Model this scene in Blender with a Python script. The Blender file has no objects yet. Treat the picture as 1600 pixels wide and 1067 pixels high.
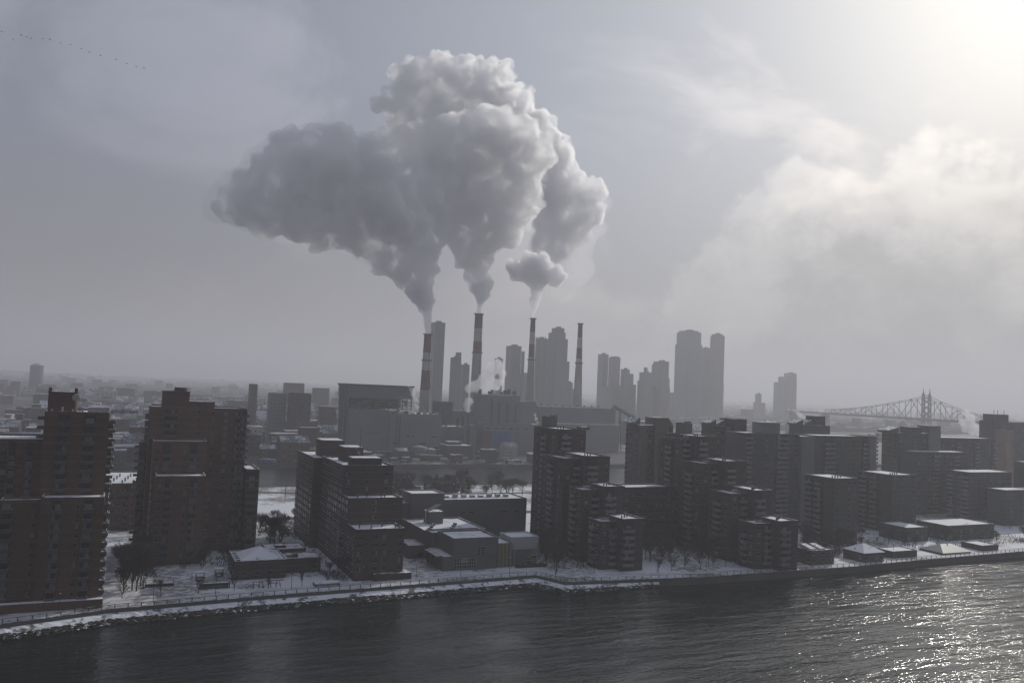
import bpy, bmesh, math, random
from mathutils import Vector, Matrix, noise
R_ = random.Random(7)
sc = bpy.context.scene
col = sc.collection
# ------------------------------------------------------------------ camera
# World axes follow the island grid: +X runs along the near shore, +Y inland (away from the camera). Metres, water at z = 0.
CAM = Vector((0.0, 0.0, 76.0))
FPX, YAW, ROLL, PITCH = 1280.0, math.radians(25), math.radians(2.5), math.atan(72.5 / 1280)
FWD = Vector((math.sin(YAW) * math.cos(PITCH), math.cos(YAW) * math.cos(PITCH), math.sin(PITCH)))
_r0 = Vector((math.cos(YAW), -math.sin(YAW), 0)); _u0 = _r0.cross(FWD)
RGT = _r0 * math.cos(ROLL) + _u0 * math.sin(ROLL)
UPV = -_r0 * math.sin(ROLL) + _u0 * math.cos(ROLL)
cd = bpy.data.cameras.new("camera"); cam = bpy.data.objects.new("camera", cd); col.objects.link(cam)
cd.sensor_width = 36; cd.lens = FPX / 1600 * 36; cd.clip_start = 1; cd.clip_end = 60000
cam.matrix_world = Matrix((( RGT.x, UPV.x, -FWD.x, CAM.x), (RGT.y, UPV.y, -FWD.y, CAM.y), (RGT.z, UPV.z, -FWD.z, CAM.z), (0, 0, 0, 1)))
sc.camera = cam
# ------------------------------------------------------------------ sun, sky, exposure
SUN_AZ, SUN_EL = math.radians(59), math.radians(27)      # azimuth from +Y towards +X
SUNV = Vector((math.sin(SUN_AZ) * math.cos(SUN_EL), math.cos(SUN_AZ) * math.cos(SUN_EL), math.sin(SUN_EL)))
sl = bpy.data.lights.new("sun", 'SUN'); sl.energy = 3.7; sl.angle = math.radians(0.5); sl.color = (1.0, 0.955, 0.87)
so = bpy.data.objects.new("sun", sl); col.objects.link(so)
so.rotation_euler = SUNV.to_track_quat('Z', 'Y').to_euler()

class NT:
    """small helper to write node trees"""
    def __init__(s, tree): s.t = tree; s.n = tree.nodes; s.l = tree.links; s.n.clear()
    def new(s, typ, **kw):
        nd = s.n.new(typ)
        for k, v in kw.items():
            if k == 'inp':
                for kk, vv in v.items():
                    if hasattr(vv, 'bl_idname') or isinstance(vv, bpy.types.NodeSocket): s.l.new(vv, nd.inputs[kk])
                    else: nd.inputs[kk].default_value = vv
            else: setattr(nd, k, v)
        return nd
    def math(s, op, a, b=0.0, c=None, clamp=False):
        inp = {0: a, 1: b}
        if c is not None: inp[2] = c
        return s.new('ShaderNodeMath', operation=op, use_clamp=clamp, inp=inp).outputs[0]
    def mix(s, f, a, b, typ='MIX'):
        nd = s.n.new('ShaderNodeMix'); nd.data_type = 'RGBA'; nd.blend_type = typ; nd.clamp_factor = True
        for k, v in ((0, f), (6, a), (7, b)):
            if isinstance(v, bpy.types.NodeSocket): s.l.new(v, nd.inputs[k])
            else: nd.inputs[k].default_value = v if k == 0 or len(v) == 4 else (*v, 1)
        return nd.outputs[2]
    def ramp(s, f, a, b, smooth=True):
        nd = s.n.new('ShaderNodeMapRange'); nd.interpolation_type = 'SMOOTHSTEP' if smooth else 'LINEAR'
        s.l.new(f, nd.inputs[0]); nd.inputs[1].default_value = a; nd.inputs[2].default_value = b
        return nd.outputs[0]
    def noise(s, vec, scale, detail=4, rough=.5, dist=0):
        nd = s.new('ShaderNodeTexNoise', inp={'Scale': scale, 'Detail': detail, 'Roughness': rough, 'Distortion': dist})
        if vec is not None: s.l.new(vec, nd.inputs['Vector'])
        return nd.outputs[0]

w = bpy.data.worlds.new("World"); sc.world = w; w.use_nodes = True
T = NT(w.node_tree)
sky = T.new('ShaderNodeTexSky', sky_type='NISHITA', sun_disc=False, sun_elevation=SUN_EL, sun_rotation=SUN_AZ,
            altitude=50, air_density=1.0, dust_density=3.0, ozone_density=1.0)
tc = T.new('ShaderNodeTexCoord').outputs['Generated']
sep = T.new('ShaderNodeSeparateXYZ', inp={0: tc})
X, Y, Z = sep.outputs
def az_to(deg):     # smooth coordinate: horizontal component along a given compass direction
    a = math.radians(deg)
    return T.math('ADD', T.math('MULTIPLY', X, math.sin(a)), T.math('MULTIPLY', Y, math.cos(a)))
dots = T.math('MAXIMUM', T.new('ShaderNodeVectorMath', operation='DOT_PRODUCT', inp={0: tc, 1: SUNV}).outputs['Value'], 0.0)
glow = T.math('POWER', dots, 8.0)
glow2 = T.math('POWER', dots, 45.0)
skyc = T.mix(.86, sky.outputs[0], (2.2, 2.42, 3.2))                      # thin high overcast greys the blue
low = T.ramp(Z, .32, .02)
skyc = T.mix(T.math('MULTIPLY', low, .85), skyc, (2.35, 2.15, 2.15))
def lit(base, gain): return T.mix(glow, base, gain)                        # cloud seen against the light is brighter near the sun
n0 = T.noise(T.new('ShaderNodeMapping', inp={0: tc, 'Scale': (1, 1, 1.4)}).outputs[0], 3.1, 8, .58, .5)
veil = T.mix(1.0, skyc, T.mix(glow2, (0, 0, 0), (2.0, 2.25, 2.05)), 'ADD')
veil = T.mix(1.0, veil, T.mix(glow, (0, 0, 0), (2.0, 2.2, 2.1)), 'ADD')
veil = T.mix(1.0, veil, T.mix(T.math('POWER', dots, 3.0), (0, 0, 0), (2.2, 2.3, 2.4)), 'ADD')
veil = T.mix(T.math('MULTIPLY', T.ramp(n0, .46, .66), .9), veil, T.mix(1.0, veil, (1.5, 1.42, 1.34), 'MULTIPLY'))
# bank of heaped cloud low over the river to the right: billows, bright rims, grey hollows
n2 = T.noise(tc, 5.0, 9, .60, .08)
n3 = T.noise(T.new('ShaderNodeMapping', inp={0: tc, 'Location': (3, 1, .045), 'Scale': (1, 1, 1.25)}).outputs[0], 7.5, 8, .6, .1)
side = T.ramp(az_to(80), .42, .98)                                        # 0 at the picture's left, 1 well to the right
hgt = T.math('MINIMUM', T.math('MAXIMUM', T.math('MULTIPLY_ADD', az_to(80), 1.2, -.72), .0), .25)
edge = T.math('SUBTRACT', T.math('ADD', hgt, T.math('MULTIPLY', T.math('SUBTRACT', n2, .5), .36)), Z)
bank = T.math('MULTIPLY', T.ramp(edge, -.008, .022), T.ramp(side, .02, .22))
hol = T.math('ADD', T.math('MULTIPLY', edge, 4.0), T.math('MULTIPLY', T.math('SUBTRACT', n3, .5), 3.0))
shade = T.ramp(hol, -.1, .95)
bankc = T.mix(shade, T.mix(1.0, veil, (1.34, 1.31, 1.26), 'MULTIPLY'), T.mix(1.0, veil, (.80, .79, .77), 'MULTIPLY'))
sun_veil = T.mix(T.math('MULTIPLY', bank, .85), veil, bankc)
bg = T.new('ShaderNodeBackground', inp={0: sun_veil, 1: 0.116})
T.new('ShaderNodeOutputWorld', inp={0: bg.outputs[0]})
vs = sc.view_settings; sc.display_settings.display_device = 'sRGB'
vs.view_transform = 'Standard'; vs.look = 'None'; vs.exposure = -0.5; vs.gamma = 1; vs.use_curve_mapping = False
cy = sc.cycles
cy.max_bounces = 12; cy.diffuse_bounces = 2; cy.glossy_bounces = 3; cy.transmission_bounces = 4; cy.volume_bounces = 10
cy.transparent_max_bounces = 8; cy.use_denoising = True; cy.sample_clamp_direct = 70; cy.sample_clamp_indirect = 4; cy.caustics_reflective = False; cy.caustics_refractive = False

# ------------------------------------------------------------------ where a sight line of the photograph meets a level or an upright plane
def ray(px, py): return FWD + RGT * ((px - 800) / FPX) + UPV * ((533.5 - py) / FPX)
def G(px, py, z=3.0):
    d = ray(px, py); return CAM + d * ((z - CAM.z) / d.z)
def V(px, py, y):
    d = ray(px, py); return CAM + d * (y / d.y)
def W(px, py, x):
    d = ray(px, py); return CAM + d * (x / d.x)
def PJ(p):
    d = Vector(p) - CAM; f = d.dot(FWD); return 800 + FPX * d.dot(RGT) / f, 533.5 - FPX * d.dot(UPV) / f
# ------------------------------------------------------------------ materials
MATS = {}
def mat(name, c, rough=.85, snow=0.0, var=.25, vscale=.35, metal=0, c2=None, course=None, spec=.3):
    """wall-like material: base colour broken by blotches and fine grain; snow lies on faces that look up"""
    if name in MATS: return MATS[name]
    m = bpy.data.materials.new(name); m.use_nodes = True; t = NT(m.node_tree)
    g = t.new('ShaderNodeNewGeometry'); pos = g.outputs['Position']
    a = t.noise(pos, vscale * .25, 4, .6); b = t.noise(pos, vscale * 6, 3, .6)
    f = t.math('ADD', t.math('MULTIPLY', a, .6), t.math('MULTIPLY', b, .4))
    lo = tuple(x * (1 - var) for x in c); hi = tuple(x * (1 + var) for x in c)
    base = t.mix(t.ramp(f, .32, .68, False), lo, c2 or hi)
    if course:                                       # slab edges / brick courses every `course` metres of height
        sz = t.new('ShaderNodeSeparateXYZ', inp={0: pos}).outputs[2]
        fr = t.math('FRACT', t.math('DIVIDE', sz, course))
        base = t.mix(t.math('MULTIPLY', t.math('LESS_THAN', fr, .1), .35), base, tuple(min(1, x * 2.0 + .03) for x in c))
        vx = t.new('ShaderNodeMapping', inp={0: pos, 'Scale': (.35, .35, .02)}).outputs[0]
        base = t.mix(t.math('MULTIPLY', t.ramp(t.noise(vx, 1.0, 3, .6), .5, .75), .5), base, lo)
    if snow:
        nz = t.new('ShaderNodeSeparateXYZ', inp={0: g.outputs['True Normal']}).outputs[2]
        up = t.math('GREATER_THAN', nz, .75)
        pat = t.ramp(t.noise(pos, .6, 3, .6), .62 - snow * .35, .66 - snow * .3)
        base = t.mix(t.math('MULTIPLY', up, pat), base, (.74, .76, .80))
    p = t.new('ShaderNodeBsdfPrincipled', inp={'Base Color': base, 'Roughness': rough, 'Metallic': metal, 'Specular IOR Level': spec})
    t.new('ShaderNodeOutputMaterial', inp={0: p.outputs[0]})
    MATS[name] = m; return m
def snow_mat(name, dirt=.3, dark=(.12, .11, .10), sc1=.05, sc2=.5, lo=.50, tint=(.74, .76, .80)):
    if name in MATS: return MATS[name]
    m = bpy.data.materials.new(name); m.use_nodes = True; t = NT(m.node_tree)
    pos = t.new('ShaderNodeNewGeometry').outputs['Position']
    n1 = t.noise(pos, sc1, 6, .6, .4); n2 = t.noise(pos, sc2, 4, .65)
    f = t.math('ADD', t.math('MULTIPLY', n1, .7), t.math('MULTIPLY', n2, .3))
    k = t.math('MULTIPLY', t.ramp(f, lo, lo + .09), dirt)
    base = t.mix(k, tint, dark)
    bmp = t.new('ShaderNodeBump', inp={'Strength': .4, 'Distance': .3, 'Height': n2})
    p = t.new('ShaderNodeBsdfPrincipled', inp={'Base Color': base, 'Roughness': .8, 'Specular IOR Level': .2, 'Normal': bmp.outputs[0]})
    t.new('ShaderNodeOutputMaterial', inp={0: p.outputs[0]})
    MATS[name] = m; return m
def glass_mat(name, c=(.02, .022, .025), blind=(.17, .165, .155), share=.33, rough=.15):
    if name in MATS: return MATS[name]
    m = bpy.data.materials.new(name); m.use_nodes = True; t = NT(m.node_tree)
    r = t.new('ShaderNodeObjectInfo').outputs['Random']
    pos = t.new('ShaderNodeNewGeometry').outputs['Position']
    wn = t.new('ShaderNodeTexWhiteNoise', inp={0: t.new('ShaderNodeVectorMath', operation='SNAP', inp={0: pos, 1: (2.9, 2.9, 2.9)}).outputs[0]}).outputs[0]
    k = t.math('LESS_THAN', t.math('FRACT', t.math('ADD', r, wn)), share)
    p = t.new('ShaderNodeBsdfPrincipled', inp={'Base Color': t.mix(k, c, blind), 'Roughness': rough})
    t.new('ShaderNodeOutputMaterial', inp={0: p.outputs[0]})
    MATS[name] = m; return m
BROWN = mat('brown_brick', (.115, .07, .048), snow=.5, course=2.9)
RED = mat('red_brick', (.085, .045, .038), snow=.4)
DKB = mat('dark_brown_brick', (.07, .052, .046), snow=.5, course=2.85)
MAR = mat('maroon_block', (.062, .046, .046), snow=.5, course=2.8)
OLV = mat('olive_grey_concrete', (.115, .112, .09), snow=.5, var=.18)
GRY = mat('grey_block', (.07, .07, .066), snow=.5, course=2.8)
GRL = mat('light_grey_concrete', (.155, .155, .148), snow=.5, var=.15)
SCH = mat('school_grey_panel', (.125, .12, .12), snow=.6, var=.12)
WHP = mat('white_panel', (.34, .34, .33), snow=.6, var=.1)
OLP = mat('olive_panel', (.13, .13, .05), snow=.2)
TAN = mat('pinkish_tan_brick', (.24, .17, .14), snow=.4)
PLT = mat('plant_cladding', (.15, .155, .165), snow=.7, var=.12)
PLD = mat('plant_dark_steel', (.055, .057, .062), snow=.5)
PLB = mat('plant_blue_band', (.12, .125, .155), snow=.6, var=.1)
BLU = mat('blue_louvre', (.05, .11, .26), snow=.3)
MRN = mat('maroon_panel', (.11, .055, .055), snow=.3)
TWR = [mat('tower_glass_%s' % k, c, rough=.4, var=.08, vscale=.1) for k, c in (('blue', (.11, .125, .15)), ('grey', (.14, .14, .15)), ('slate', (.09, .097, .11)))]
MET = mat('dark_metal', (.035, .033, .032), rough=.6, snow=.6)
LMT = mat('pale_metal', (.30, .30, .30), rough=.5, snow=.5)
CON = mat('wet_concrete', (.10, .097, .09), snow=.3)
ROK = mat('dark_rock', (.045, .04, .036), snow=.18, var=.5, vscale=1.5)
BARK = mat('bark', (.045, .034, .028), rough=.95)
TWIG = mat('twigs', (.06, .045, .038), rough=.95)
NEED = mat('needles', (.022, .034, .020), rough=.9, var=.5, snow=.12)
RPT = mat('red_stack_paint', (.15, .04, .035), var=.3, vscale=.3)
WPT = mat('white_stack_paint', (.42, .41, .39), var=.15, vscale=.3)
GPT = mat('grey_stack_concrete', (.30, .295, .27), var=.15, vscale=.3)
STL = mat('bridge_steel', (.05, .047, .045), var=.1)
SNR = snow_mat('roof_snow', .7, (.12, .115, .11), .16, .9, .54)
SNW = snow_mat('snow_ground', .8, (.12, .10, .085), .022, .45, .475, (.70, .72, .76))
SNB = snow_mat('bank_snow', .9, (.05, .045, .04), .25, 1.5, .50)
CTY = snow_mat('city_ground', 1.0, (.05, .047, .05), .012, .16, .37, (.36, .36, .40))
SNC = snow_mat('dirty_roof_snow', .9, (.09, .085, .085), .05, .4, .44, (.55, .56, .6))
GLS = glass_mat('window_glass')
FRM = mat('window_frame', (.09, .085, .08), snow=.9, var=.1)
BLB = mat('brown_balcony_panel', (.10, .085, .078), snow=.95, var=.3)
BAL = mat('balcony_concrete', (.17, .166, .162), snow=.9, var=.2)
# ------------------------------------------------------------------ mesh helpers
def addbox(bm, x0, x1, y0, y1, z0, z1, skip='', mi=0, taper=None):
    if x1 < x0: x0, x1 = x1, x0
    if y1 < y0: y0, y1 = y1, y0
    v = [bm.verts.new(p) for p in ((x0,y0,z0),(x1,y0,z0),(x1,y1,z0),(x0,y1,z0),(x0,y0,z1),(x1,y0,z1),(x1,y1,z1),(x0,y1,z1))]
    for k, f in (('b', (3,2,1,0)), ('t', (4,5,6,7)), ('f', (0,1,5,4)), ('r', (1,2,6,5)), ('k', (2,3,7,6)), ('l', (3,0,4,7))):
        if k in skip: continue
        fc = bm.faces.new([v[i] for i in f]); fc.material_index = mi
    return v
def addtube(bm, p, q, r0, r1=None, n=6, caps=True, mi=0):
    p = Vector(p); q = Vector(q); r1 = r0 if r1 is None else r1
    d = (q - p); a = d.orthogonal().normalized(); b = d.cross(a).normalized()
    A = [bm.verts.new(p + (a * math.cos(k * 2 * math.pi / n) + b * math.sin(k * 2 * math.pi / n)) * r0) for k in range(n)]
    B = [bm.verts.new(q + (a * math.cos(k * 2 * math.pi / n) + b * math.sin(k * 2 * math.pi / n)) * r1) for k in range(n)]
    for k in range(n):
        f = bm.faces.new((A[k], A[(k + 1) % n], B[(k + 1) % n], B[k])); f.material_index = mi; f.smooth = n > 6
    if caps: bm.faces.new(A[::-1]).material_index = mi; bm.faces.new(B).material_index = mi
def addquad(bm, pts, mi=0):
    f = bm.faces.new([bm.verts.new(p) for p in pts]); f.material_index = mi; return f
def link(name, bm_or_me, mats=None, parent=None, loc=None):
    if isinstance(bm_or_me, bmesh.types.BMesh):
        me = bpy.data.meshes.new(name); bm_or_me.to_mesh(me); bm_or_me.free()
        for m in (mats if isinstance(mats, (list, tuple)) else [mats]): me.materials.append(m)
    else: me = bm_or_me
    o = bpy.data.objects.new(name, me); col.objects.link(o)
    if parent: o.parent = parent
    if loc is not None: o.location = loc
    return o
THINGS = []
def tag(o, label, cat, group=None, land=None):
    o['label'] = label; o['category'] = cat
    if group: o['group'] = group
    THINGS.append(o); return o
def empty(name, loc, label, cat, group=None):
    o = bpy.data.objects.new(name, None); o.empty_display_size = 1; col.objects.link(o); o.location = loc
    return tag(o, label, cat, group)
def structure(o, kind='structure'): o['kind'] = kind; return o
def loc_bm(bm, root):
    for v in bm.verts: v.co -= root.location
    return bm
# shared window / balcony meshes; local frame: centre bottom of the opening at 0, +Y into the wall
_PM = {}
def pmesh(kind, w, h, bm_=None):
    w = round(w * 4) / 4; h = round(h * 4) / 4
    key = (kind, w, h, bm_)
    if key in _PM: return _PM[key]
    bm = bmesh.new()
    if kind == 'window':
        addbox(bm, -w/2, w/2, -.10, .0, 0, h, 'k', 1)
        n = max(1, round(w / 1.1)); cw = (w - .12) / n
        for k in range(n):
            a = -w/2 + .06 + k * cw
            addquad(bm, ((a + .04, -.115, .1), (a + cw - .04, -.115, .1), (a + cw - .04, -.115, h - .08), (a + .04, -.115, h - .08)), 0)
        addbox(bm, -w/2 - .1, w/2 + .1, -.30, .0, -.14, -.005, 'k', 1)
        mats = [GLS, FRM]
    else:
        d = 1.45
        addbox(bm, -w/2, w/2, -d, 0, -.2, 0, '', 0)
        addbox(bm, -w/2, w/2, -d, -d + .12, .003, 1.0, 'b', 0)
        addbox(bm, -w/2, -w/2 + .1, -d + .123, 0, .003, 1.0, 'b', 0); addbox(bm, w/2 - .1, w/2, -d + .123, 0, .003, 1.0, 'b', 0)
        mats = [bm_ or BAL]
    me = bpy.data.meshes.new(kind); bm.to_mesh(me); bm.free()
    for m in mats: me.materials.append(m)
    _PM[key] = me; return me
ROT = {'f': 0.0, 'l': -math.pi / 2, 'r': math.pi / 2}
BAY = mat('painted_recess_shade', (.045, .038, .038), var=.35)  # dark tone stands in for the shade of a recessed bay
def corner_balconies(b, x0, x1, y0, y1, z0, z1, fl=2.95, skew=0):
    z = z0
    while z < z1 - 2:
        bm = bmesh.new(); addbox(bm, x0, x1, y0, y1, z, z + .2)
        addbox(bm, x0, x1, y0, y0 + .1, z + .203, z + 1.05, 'b'); addbox(bm, (x1 - .1) if x1 > b.root.location.x + skew else x0, x1 if x1 > b.root.location.x + skew else x0 + .1, y0 + .103, y1, z + .203, z + 1.05, 'b')
        b.extra.append(('corner_balcony', bm, BLB)); z += fl
class Building:
    def __init__(s, name, label, cat='building', group=None, wall=BROWN, at=None):
        s.root = empty(name, at or (0, 0, 3), label, cat, group)
        s.bal = BLB if wall is BROWN else BAL; s.m = wall; s.op = []; s.extra = []
    def block(s, x0, x1, y0, y1, z1, z0=2.9, m=None, par=.9, roof=True, skip='b'):
        """one wing: walls up to z1, snow roof, parapet"""
        b = bmesh.new(); addbox(b, x0, x1, y0, y1, z0, z1, skip + 't'); s.extra.append(('wall', b, m or s.m))
        if roof:
            par *= .7
            b = bmesh.new(); addquad(b, ((x0, y0, z1), (x1, y0, z1), (x1, y1, z1), (x0, y1, z1))); s.extra.append(('roof', b, SNR))
            if par:
                b = bmesh.new(); s.extra.append(('parapet', b, m or s.m)); t_ = .35
                addbox(b, x0, x1, y0, y0 + t_, z1 + .003, z1 + par, 'b'); addbox(b, x0, x1, y1 - t_, y1, z1 + .003, z1 + par, 'b')
                addbox(b, x0, x0 + t_, y0 + t_, y1 - t_, z1 + .003, z1 + par, 'b'); addbox(b, x1 - t_, x1, y0 + t_, y1 - t_, z1 + .003, z1 + par, 'b')
        return (x0, x1, y0, y1, z1)
    def face(s, f, plane, a0, a1, z0, z1, pat, fl=2.9, hh=1.5, off=.9):
        """openings on one face; f: f(ront, -Y) l(eft, -X) r(ight, +X); pat: one letter per bay, left to right along a0..a1"""
        bw = (a1 - a0) / len(pat); z = z0
        if bw < 9:                       # balcony bays: dark strip on the flat wall paints in recess shade
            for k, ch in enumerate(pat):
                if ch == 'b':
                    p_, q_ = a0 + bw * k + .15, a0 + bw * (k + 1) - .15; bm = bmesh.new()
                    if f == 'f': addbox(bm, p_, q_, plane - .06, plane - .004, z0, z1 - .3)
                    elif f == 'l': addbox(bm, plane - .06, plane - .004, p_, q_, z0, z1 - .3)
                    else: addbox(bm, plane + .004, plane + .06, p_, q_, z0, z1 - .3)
                    s.extra.append(('recess_shade_strip', bm, BAY))
        while z + fl <= z1 + .3:
            for k, ch in enumerate(pat):
                c = a0 + bw * (k + .5)
                if ch in '. ': continue
                if ch == 'w': s.op.append(('window', f, plane, c, z + off, 1.75, hh))
                elif ch == 'n': s.op.append(('window', f, plane, c, z + off, 1.0, hh))
                elif ch == 'r': s.op.append(('window', f, plane, c, z + off, bw * .86, hh))
                elif ch == 'b':
                    s.op.append(('window', f, plane, c, z + .25, min(2.5, bw * .8), 2.25)); s.op.append(('balcony', f, plane, c, z, min(bw * .96, 5), 1))
            z += fl
    def part(s, name, bm, m): s.extra.append((name, bm, m))
    def boxpart(s, name, x0, x1, y0, y1, z0, z1, m, roof=False):
        b = bmesh.new(); addbox(b, x0, x1, y0, y1, z0, z1, 'b'); s.part(name, b, m)
    def done(s):
        r = s.root
        for n, b, m in s.extra: link(n, loc_bm(b, r), m, r)
        for kind in ('window', 'balcony'):
            ops = []
            for o in s.op:
                if o[0] != kind: continue
                _, f, pl, c, z, w_, h_ = o
                p = Vector((c, pl, z)) if f == 'f' else Vector((pl, c, z))
                u, v = PJ(p); d = (p - CAM).length
                vis = -30 < u < 1630
                ops.append(((0 if vis else 1, d), p, f, pmesh(kind, w_, h_, s.bal if kind == 'balcony' else None)))
            ops.sort(key=lambda q: q[0])
            for _, p, f, me in ops[:100]:
                o = bpy.data.objects.new(kind, me); col.objects.link(o); o.parent = r
                o.location = p - r.location; o.rotation_euler.z = ROT[f]
            if ops[100:]:
                b = bmesh.new()
                for _, p, f, me in ops[100:]:
                    n0 = len(b.verts); b.from_mesh(me); b.verts.ensure_lookup_table()
                    M = Matrix.Translation(p - r.location) @ Matrix.Rotation(ROT[f], 4, 'Z')
                    for i in range(n0, len(b.verts)): b.verts[i].co = M @ b.verts[i].co
                o = link(kind, b, [GLS, FRM] if kind == 'window' else [s.bal], r); o['kind'] = 'stuff'
        return r
def fx(px, py, y):      # x and z where sight line crosses plane Y = y
    p = V(px, py, y); return p.x, p.z
def fxb(px, py, y, dep):   # left edge of a block whose side wall also shows: its back corner is on the sight line
    return V(px, py, y + dep).x
def wy(px, py, x):      # y and z where it crosses plane X = x
    p = W(px, py, x); return p.y, p.z
# ------------------------------------------------------------------ ground, water, banks
def sheet(name, pts, z, m, kind='structure'):
    bm = bmesh.new(); addquad(bm, [(x, y, z) for x, y in pts]); o = link(name, bm, m); o['kind'] = kind; return o
wm = bpy.data.materials.new('river_water'); wm.use_nodes = True; t = NT(wm.node_tree)
pos = t.new('ShaderNodeNewGeometry').outputs['Position']
mp = t.new('ShaderNodeMapping', inp={0: pos, 'Rotation': (0, 0, math.radians(24)), 'Scale': (.24, 1.0, 1)}).outputs[0]
mp2 = t.new('ShaderNodeMapping', inp={0: pos, 'Rotation': (0, 0, math.radians(-12)), 'Scale': (.32, 1.0, 1)}).outputs[0]
h = t.math('ADD', t.math('MULTIPLY', t.noise(mp, .25, 1.5, .5, .3), .85), t.math('MULTIPLY', t.noise(mp2, 1.3, 2.0, .5), .34))
gust = t.ramp(t.noise(t.new('ShaderNodeMapping', inp={0: pos, 'Rotation': (0, 0, math.radians(24)), 'Scale': (.3, 1, 1)}).outputs[0], .055, 4, .6), .38, .66)
bmp = t.new('ShaderNodeBump', inp={'Strength': 1.0, 'Distance': t.math('ADD', t.math('MULTIPLY', gust, .8), .38), 'Height': h})
p = t.new('ShaderNodeBsdfPrincipled', inp={'Base Color': (.010, .013, .012, 1), 'Roughness': .045, 'IOR': 1.333, 'Normal': bmp.outputs[0]})
t.new('ShaderNodeOutputMaterial', inp={0: p.outputs[0]})
sheet('water', ((-11000, -3000), (17000, -3000), (17000, 1200), (-11000, 1200)), 0, wm)
# ------------------------------------------------------------------ island ground with its sloping bank
SHORE = [(-420, 268), (-120, 272), (-28.2, 274), (-.3, 282.5), (43.5, 286), (88.1, 288), (150.5, 291), (156.5, 277.5), (216.8, 270.8), (268.5, 270.6), (298.1, 270.3), (352.7, 273.5), (427.3, 275.9), (900, 276), (2600, 300)]
bm = bmesh.new()
top = [bm.verts.new((x, y, 3)) for x, y in SHORE]; back = [bm.verts.new((x, 566, 3)) for x, y in SHORE]
for i in range(len(SHORE) - 1): bm.faces.new((top[i], top[i + 1], back[i + 1], back[i]))
b2 = [bm.verts.new((x, 567, -1)) for x, y in SHORE]
for i in range(len(SHORE) - 1): bm.faces.new((back[i], back[i + 1], b2[i + 1], b2[i])).material_index = 1
o = link('ground', bm, [SNW, CON]); structure(o)
# concrete river wall and snow-topped bank of broken rock at its foot
bm = bmesh.new()
for i in range(len(SHORE) - 1):
    (x0, y0), (x1, y1) = SHORE[i], SHORE[i + 1]
    addquad(bm, ((x0, y0 - .02, -1), (x1, y1 - .02, -1), (x1, y1 - .02, 3.02), (x0, y0 - .02, 3.02)))
    addquad(bm, ((x0, y0 - .02, 3.02), (x1, y1 - .02, 3.02), (x1, y1 + .5, 3.02), (x0, y0 + .5, 3.02)), 0)
    addquad(bm, ((x0, y0 + .5, 3.02), (x1, y1 + .5, 3.02), (x1, y1 + .5, 2.9), (x0, y0 + .5, 2.9)), 0)
o = link('seawall', bm, CON); tag(o, 'long dark concrete river wall along the edge of the island', 'river wall')
def along(pts, s):
    for (a, b) in zip(pts, pts[1:]):
        L = math.hypot(b[0] - a[0], b[1] - a[1])
        if s <= L: f = s / L; return a[0] + (b[0] - a[0]) * f, a[1] + (b[1] - a[1]) * f, math.atan2(b[1] - a[1], b[0] - a[0])
        s -= L
    a, b = pts[-2:]; return b[0], b[1], math.atan2(b[1] - a[1], b[0] - a[0])
def plen(pts): return sum(math.hypot(b[0] - a[0], b[1] - a[1]) for a, b in zip(pts, pts[1:]))
bank = [(-120, 272), (-28.2, 274), (-.3, 282.5), (43.5, 286), (88.1, 288), (150.5, 291), (156.5, 277.5), (196, 272.5)]
L = plen(bank); N = int(L / 1.6); bm = bmesh.new(); rows = []
for i in range(N + 1):
    x, y, a = along(bank, L * i / N); nx, ny = math.sin(a), -math.cos(a)
    wdt = 6.5 * (1 if x < 156 else max(.15, (200 - x) / 44)) * (.75 + .5 * noise.noise(Vector((x * .06, 0, 3))))
    row = []
    for k, (dd, zz) in enumerate(((.05, 1.9), (.32, 1.55), (.62, 1.0), (1.0, -.4))):
        jit = noise.noise(Vector((x * .5, k * 7, 1))) * .5 * (k > 0)
        row.append(bm.verts.new((x + nx * dd * wdt, y + ny * dd * wdt, zz + jit)))
    rows.append(row)
for a, b in zip(rows, rows[1:]):
    for k in range(3): bm.faces.new((a[k], a[k + 1], b[k + 1], b[k])).material_index = 0 if k < 2 else 1
o = link('river_bank', bm, [SNB, ROK]); structure(o)
bm = bmesh.new(); rr = random.Random(3)
for i in range(3600):
    s = rr.uniform(0, L - 1); x, y, a = along(bank, s); nx, ny = math.sin(a), -math.cos(a)
    wdt = 6.5 * (1 if x < 156 else max(.15, (200 - x) / 44)); d = rr.uniform(.42, 1.04) ** .7
    r = rr.uniform(.2, .55); c = Vector((x + nx * d * wdt, y + ny * d * wdt, 2.0 * (1 - d) + .0))
    vs_ = [bm.verts.new(c + Vector((sx * r * rr.uniform(.5, 1.1), sy * r * rr.uniform(.5, 1.1), sz * r * rr.uniform(.4, .8)))) for sx in (-1, 1) for sy in (-1, 1) for sz in (-1, 1)]
    for f in ((0, 1, 3, 2), (4, 6, 7, 5), (0, 4, 5, 1), (2, 3, 7, 6), (1, 5, 7, 3), (0, 2, 6, 4)): bm.faces.new([vs_[q] for q in f])
o = link('rubble', bm, ROK); structure(o, 'stuff')
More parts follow.
